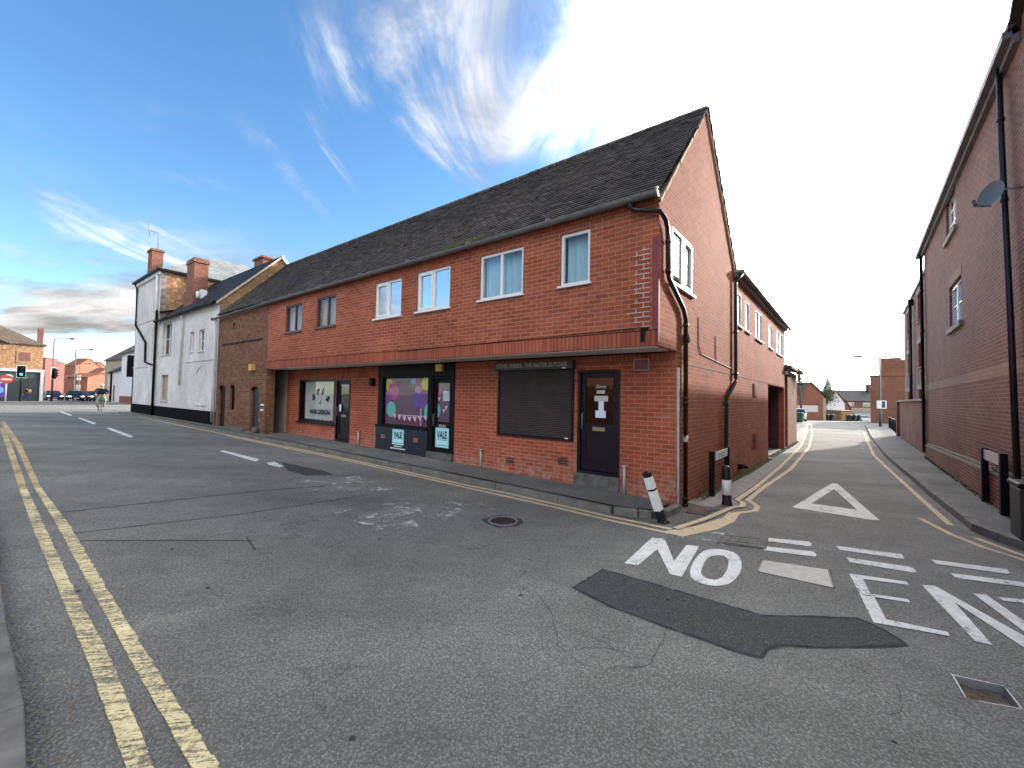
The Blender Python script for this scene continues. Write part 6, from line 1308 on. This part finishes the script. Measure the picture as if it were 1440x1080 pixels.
for i in range(4): mb.face([P[i], P[(i+1) % 4], Q[(i+1) % 4], Q[i]]); mb.face([Q[i], Q[(i+1) % 4], ap])
mb.build('church_spire', 'spire_stone', None, label='distant slender church spire behind the tree at the end of the lane', cat='church spire')
def tree(x, y, z, h, r, label, mat='leaf_dark', n=1500, bare=False, cat='tree'):
    o = thing('tree', label, cat, (x, y, z)); mb = MB(); rr = random.Random(int(x*7)); tips = []
    mb.tube([(x, y, z), (x+.1, y, z+h*.35), (x, y+.1, z+h*.6)], [h*.035, h*.025, h*.015], 7)
    for i in range(16 if bare else 9):
        a = rr.uniform(0, 6.3); z0 = z+h*rr.uniform(.3, .6); e = Vector((x+r*rr.uniform(.4, 1)*cos(a), y+r*rr.uniform(.4, 1)*sin(a), z+h*rr.uniform(.6, 1))); m = Vector((x, y, z0)).lerp(e, .5)+Vector((0, 0, .1*h)); mb.tube([(x, y, z0), m, e], [h*.012, h*.008, h*.003], 5); tips += [m, e]
        if bare:
            for j in range(5): e2 = e+Vector((rr.uniform(-1, 1), rr.uniform(-1, 1), rr.uniform(0, 1)))*r*.35; mb.tube([m.lerp(e, rr.random()), e2], [h*.005, h*.002], 4)
    mb.build('trunk', 'bark', o)
    if not bare:
        mb = MB(); s = r*.09
        for i in range(n):
            t_ = tips[rr.randrange(len(tips))]; p = t_+Vector((rr.gauss(0, .28), rr.gauss(0, .28), rr.gauss(0, .25)))*r; q = [p+Vector((rr.uniform(-s, s), rr.uniform(-s, s), rr.uniform(-s, s))) for _ in range(3)]; mb.face(q)
        mb.build('crown', mat, o)
tree(59.4, 76, -1.8, 6.6, 2.1, 'bushy green tree behind the white gable', 'leaf_mid', 1800)
tree(57.4, 78, -1.8, 5.4, 1.5, 'darker leafy tree left of the bushy green one', 'leaf_dark', 900)
tree(120, 170, -4, 15, 6, 'faint bare tree above the dark slate roof', bare=True); tree(102, 165, -4, 14, 4, 'leafless tree left of the slate roofed terrace', bare=True)
tree(31.5, 45.5, -.5, 3.2, 1.0, 'small shrub by the first green bin', 'leaf_dark', 500, cat='shrub')
# distant hills
mb = MB()
def hillv(i, r_): a = radians(-180+i*360/72); h = 6+4*sin(i*.9)+3*sin(i*2.1); return (cos(a)*r_, sin(a)*r_, -12+(h*1.2 if r_ > 750 else 0))
for i in range(72):
    for r0_, r1_ in ((600, 800), (800, 1100)): mb.face([hillv(i, r0_), hillv(i+1, r0_), hillv(i+1, r1_), hillv(i, r1_)])
mb.build('hills', 'leaf_dark', kind='structure')
# buildings behind the camera, seen only as reflections in the windows
simple_house('street_house', 'brick house across the street reflected in the upstairs windows', tuple(FRONT.P(2, 12.5, 0).xy), d1, 9, 7, 0, 5.5, 8.5, 'brick_far', 'roof_brown') if True else None

# ------------------------------------------------------------------ sky, sun, camera
az, el = radians(SUN_AZ), radians(SUN_EL); sd = Vector((sin(az)*cos(el), cos(az)*cos(el), sin(el)))
w = bpy.data.worlds.new('World'); SC.world = w; w.use_nodes = True; t = w.node_tree; t.nodes.clear()
def N(k, **kw):
    x = t.nodes.new(k)
    for a, v in kw.items(): setattr(x, a, v)
    return x
def LK(a, i, b, j): t.links.new(a.outputs[i], b.inputs[j])
def MA(op, a, b=0, cl=False):
    x = N('ShaderNodeMath', operation=op, use_clamp=cl)
    for v, k in ((a, 0), (b, 1)):
        if isinstance(v, (int, float)): x.inputs[k].default_value = v
        else: t.links.new(v, x.inputs[k])
    return x.outputs[0]
out = N('ShaderNodeOutputWorld'); bg = N('ShaderNodeBackground'); LK(bg, 0, out, 0)
sky = N('ShaderNodeTexSky', sky_type='NISHITA', sun_disc=False, sun_elevation=el, sun_rotation=az, altitude=50, air_density=1.0, dust_density=.6, ozone_density=2.2)
tc = N('ShaderNodeTexCoord'); sep = N('ShaderNodeSeparateXYZ'); LK(tc, 'Generated', sep, 0)
X, Y_, Z_ = sep.outputs[0], sep.outputs[1], sep.outputs[2]
zc2 = MA('MAXIMUM', Z_, .0); den = MA('ADD', zc2, .16)
cmb = N('ShaderNodeCombineXYZ'); t.links.new(MA('DIVIDE', X, den), cmb.inputs[0]); t.links.new(MA('DIVIDE', Y_, den), cmb.inputs[1])
def NZ(vec, s, d, r, di=0, off=(0, 0, 0), scl=(1, 1, 1), rot=0):
    mp = N('ShaderNodeMapping'); mp.inputs['Location'].default_value = off; mp.inputs['Scale'].default_value = scl; mp.inputs['Rotation'].default_value = (0, 0, rot); t.links.new(vec, mp.inputs[0])
    x = N('ShaderNodeTexNoise'); x.inputs['Scale'].default_value = s; x.inputs['Detail'].default_value = d; x.inputs['Roughness'].default_value = r; x.inputs['Distortion'].default_value = di; LK(mp, 0, x, 0); return x.outputs[0]
def MR(v, a, b, c=0, d=1):
    x = N('ShaderNodeMapRange', interpolation_type='SMOOTHSTEP'); t.links.new(v, x.inputs[0])
    for i, q in enumerate((a, b, c, d)): x.inputs[i+1].default_value = q
    return x.outputs[0]
P2 = cmb.outputs[0]
wisp = MR(NZ(P2, 1.5, 9, .62, 1.2, (4.3, 1.2, 0), (1.7, .65, 1), -.5), .44, .70); patch = MR(NZ(P2, .8, 4, .55, .5, (6.1, 2.4, 0)), .41, .60); wisp = MA('MULTIPLY', wisp, patch)
cum = NZ(P2, .85, 9, .58, .25, (7.7, 3.1, 0), (.8, 1.5, 1)); cmask = MR(cum, .46, .60); low = MR(Z_, .13, .36, 1, 0); left = MR(X, -.1, -.65); lowc = MA('MULTIPLY', MA('MULTIPLY', cmask, low), left)
dot = N('ShaderNodeVectorMath', operation='DOT_PRODUCT'); LK(tc, 'Generated', dot, 0); dot.inputs[1].default_value = sd; dsun = dot.outputs['Value']
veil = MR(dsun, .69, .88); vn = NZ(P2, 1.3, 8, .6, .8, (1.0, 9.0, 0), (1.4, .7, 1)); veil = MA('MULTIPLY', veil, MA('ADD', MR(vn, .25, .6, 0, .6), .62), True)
behind = MA('MULTIPLY', MA('MULTIPLY', MR(Y_, -.35, -.6), MR(Z_, .25, .45)), MR(NZ(P2, .7, 7, .6, .3, (3, 3, 0)), .36, .52)); tot = MA('MAXIMUM', MA('MULTIPLY', wisp, .85), MA('MAXIMUM', lowc, behind)); tot = MA('MAXIMUM', tot, veil, True)  # behind: unseen clouds at the camera's back, added as neutral fill for fronts and road
shade = MR(NZ(P2, 1.3, 8, .6, .3, (7.4, 3.3, 0), (.8, 1.5, 1)), .38, .64, .66, .22)
cc_ = N('ShaderNodeMix', data_type='RGBA'); cc_.inputs[6].default_value = (6.0, 6.5, 7.4, 1); cc_.inputs[7].default_value = (6.0, 6.5, 7.4, 1)
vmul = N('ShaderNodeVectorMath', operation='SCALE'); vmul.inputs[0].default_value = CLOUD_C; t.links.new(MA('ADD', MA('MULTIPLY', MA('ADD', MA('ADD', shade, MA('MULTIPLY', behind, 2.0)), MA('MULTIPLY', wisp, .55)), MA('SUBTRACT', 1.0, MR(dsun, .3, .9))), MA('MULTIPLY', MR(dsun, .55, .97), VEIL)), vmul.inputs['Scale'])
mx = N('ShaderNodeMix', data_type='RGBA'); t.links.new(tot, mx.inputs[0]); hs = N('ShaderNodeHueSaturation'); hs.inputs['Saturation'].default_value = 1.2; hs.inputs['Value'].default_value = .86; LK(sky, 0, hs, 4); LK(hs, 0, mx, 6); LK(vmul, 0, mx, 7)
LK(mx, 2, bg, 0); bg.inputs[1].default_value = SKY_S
ld = bpy.data.lights.new('sun', 'SUN'); ld.energy = SUN_S; ld.angle = radians(.6); ld.color = (1, .93, .82); lo = bpy.data.objects.new('sun', ld); COL.objects.link(lo); lo.rotation_euler = sd.to_track_quat('Z', 'Y').to_euler()
cd = bpy.data.cameras.new('camera'); cam = bpy.data.objects.new('camera', cd); COL.objects.link(cam); SC.camera = cam; cd.sensor_width = 36; cd.lens = 36*560/1440; cd.clip_end = 4000; cd.clip_start = .05
p_, r_ = radians(1.85), radians(1.1); fwd = Vector((0, cos(p_), sin(p_))); up0 = Vector((0, -sin(p_), cos(p_))); rt0 = Vector((1, 0, 0)); rt = rt0*cos(r_)+up0*sin(r_); up = up0*cos(r_)-rt0*sin(r_)
cam.matrix_world = Matrix(((rt.x, up.x, -fwd.x, 0), (rt.y, up.y, -fwd.y, 0), (rt.z, up.z, -fwd.z, 1.75), (0, 0, 0, 1)))
v = SC.view_settings; v.view_transform = 'Standard'; v.look = 'None'; v.exposure = EXPO; v.gamma = 1
cleanup_org()
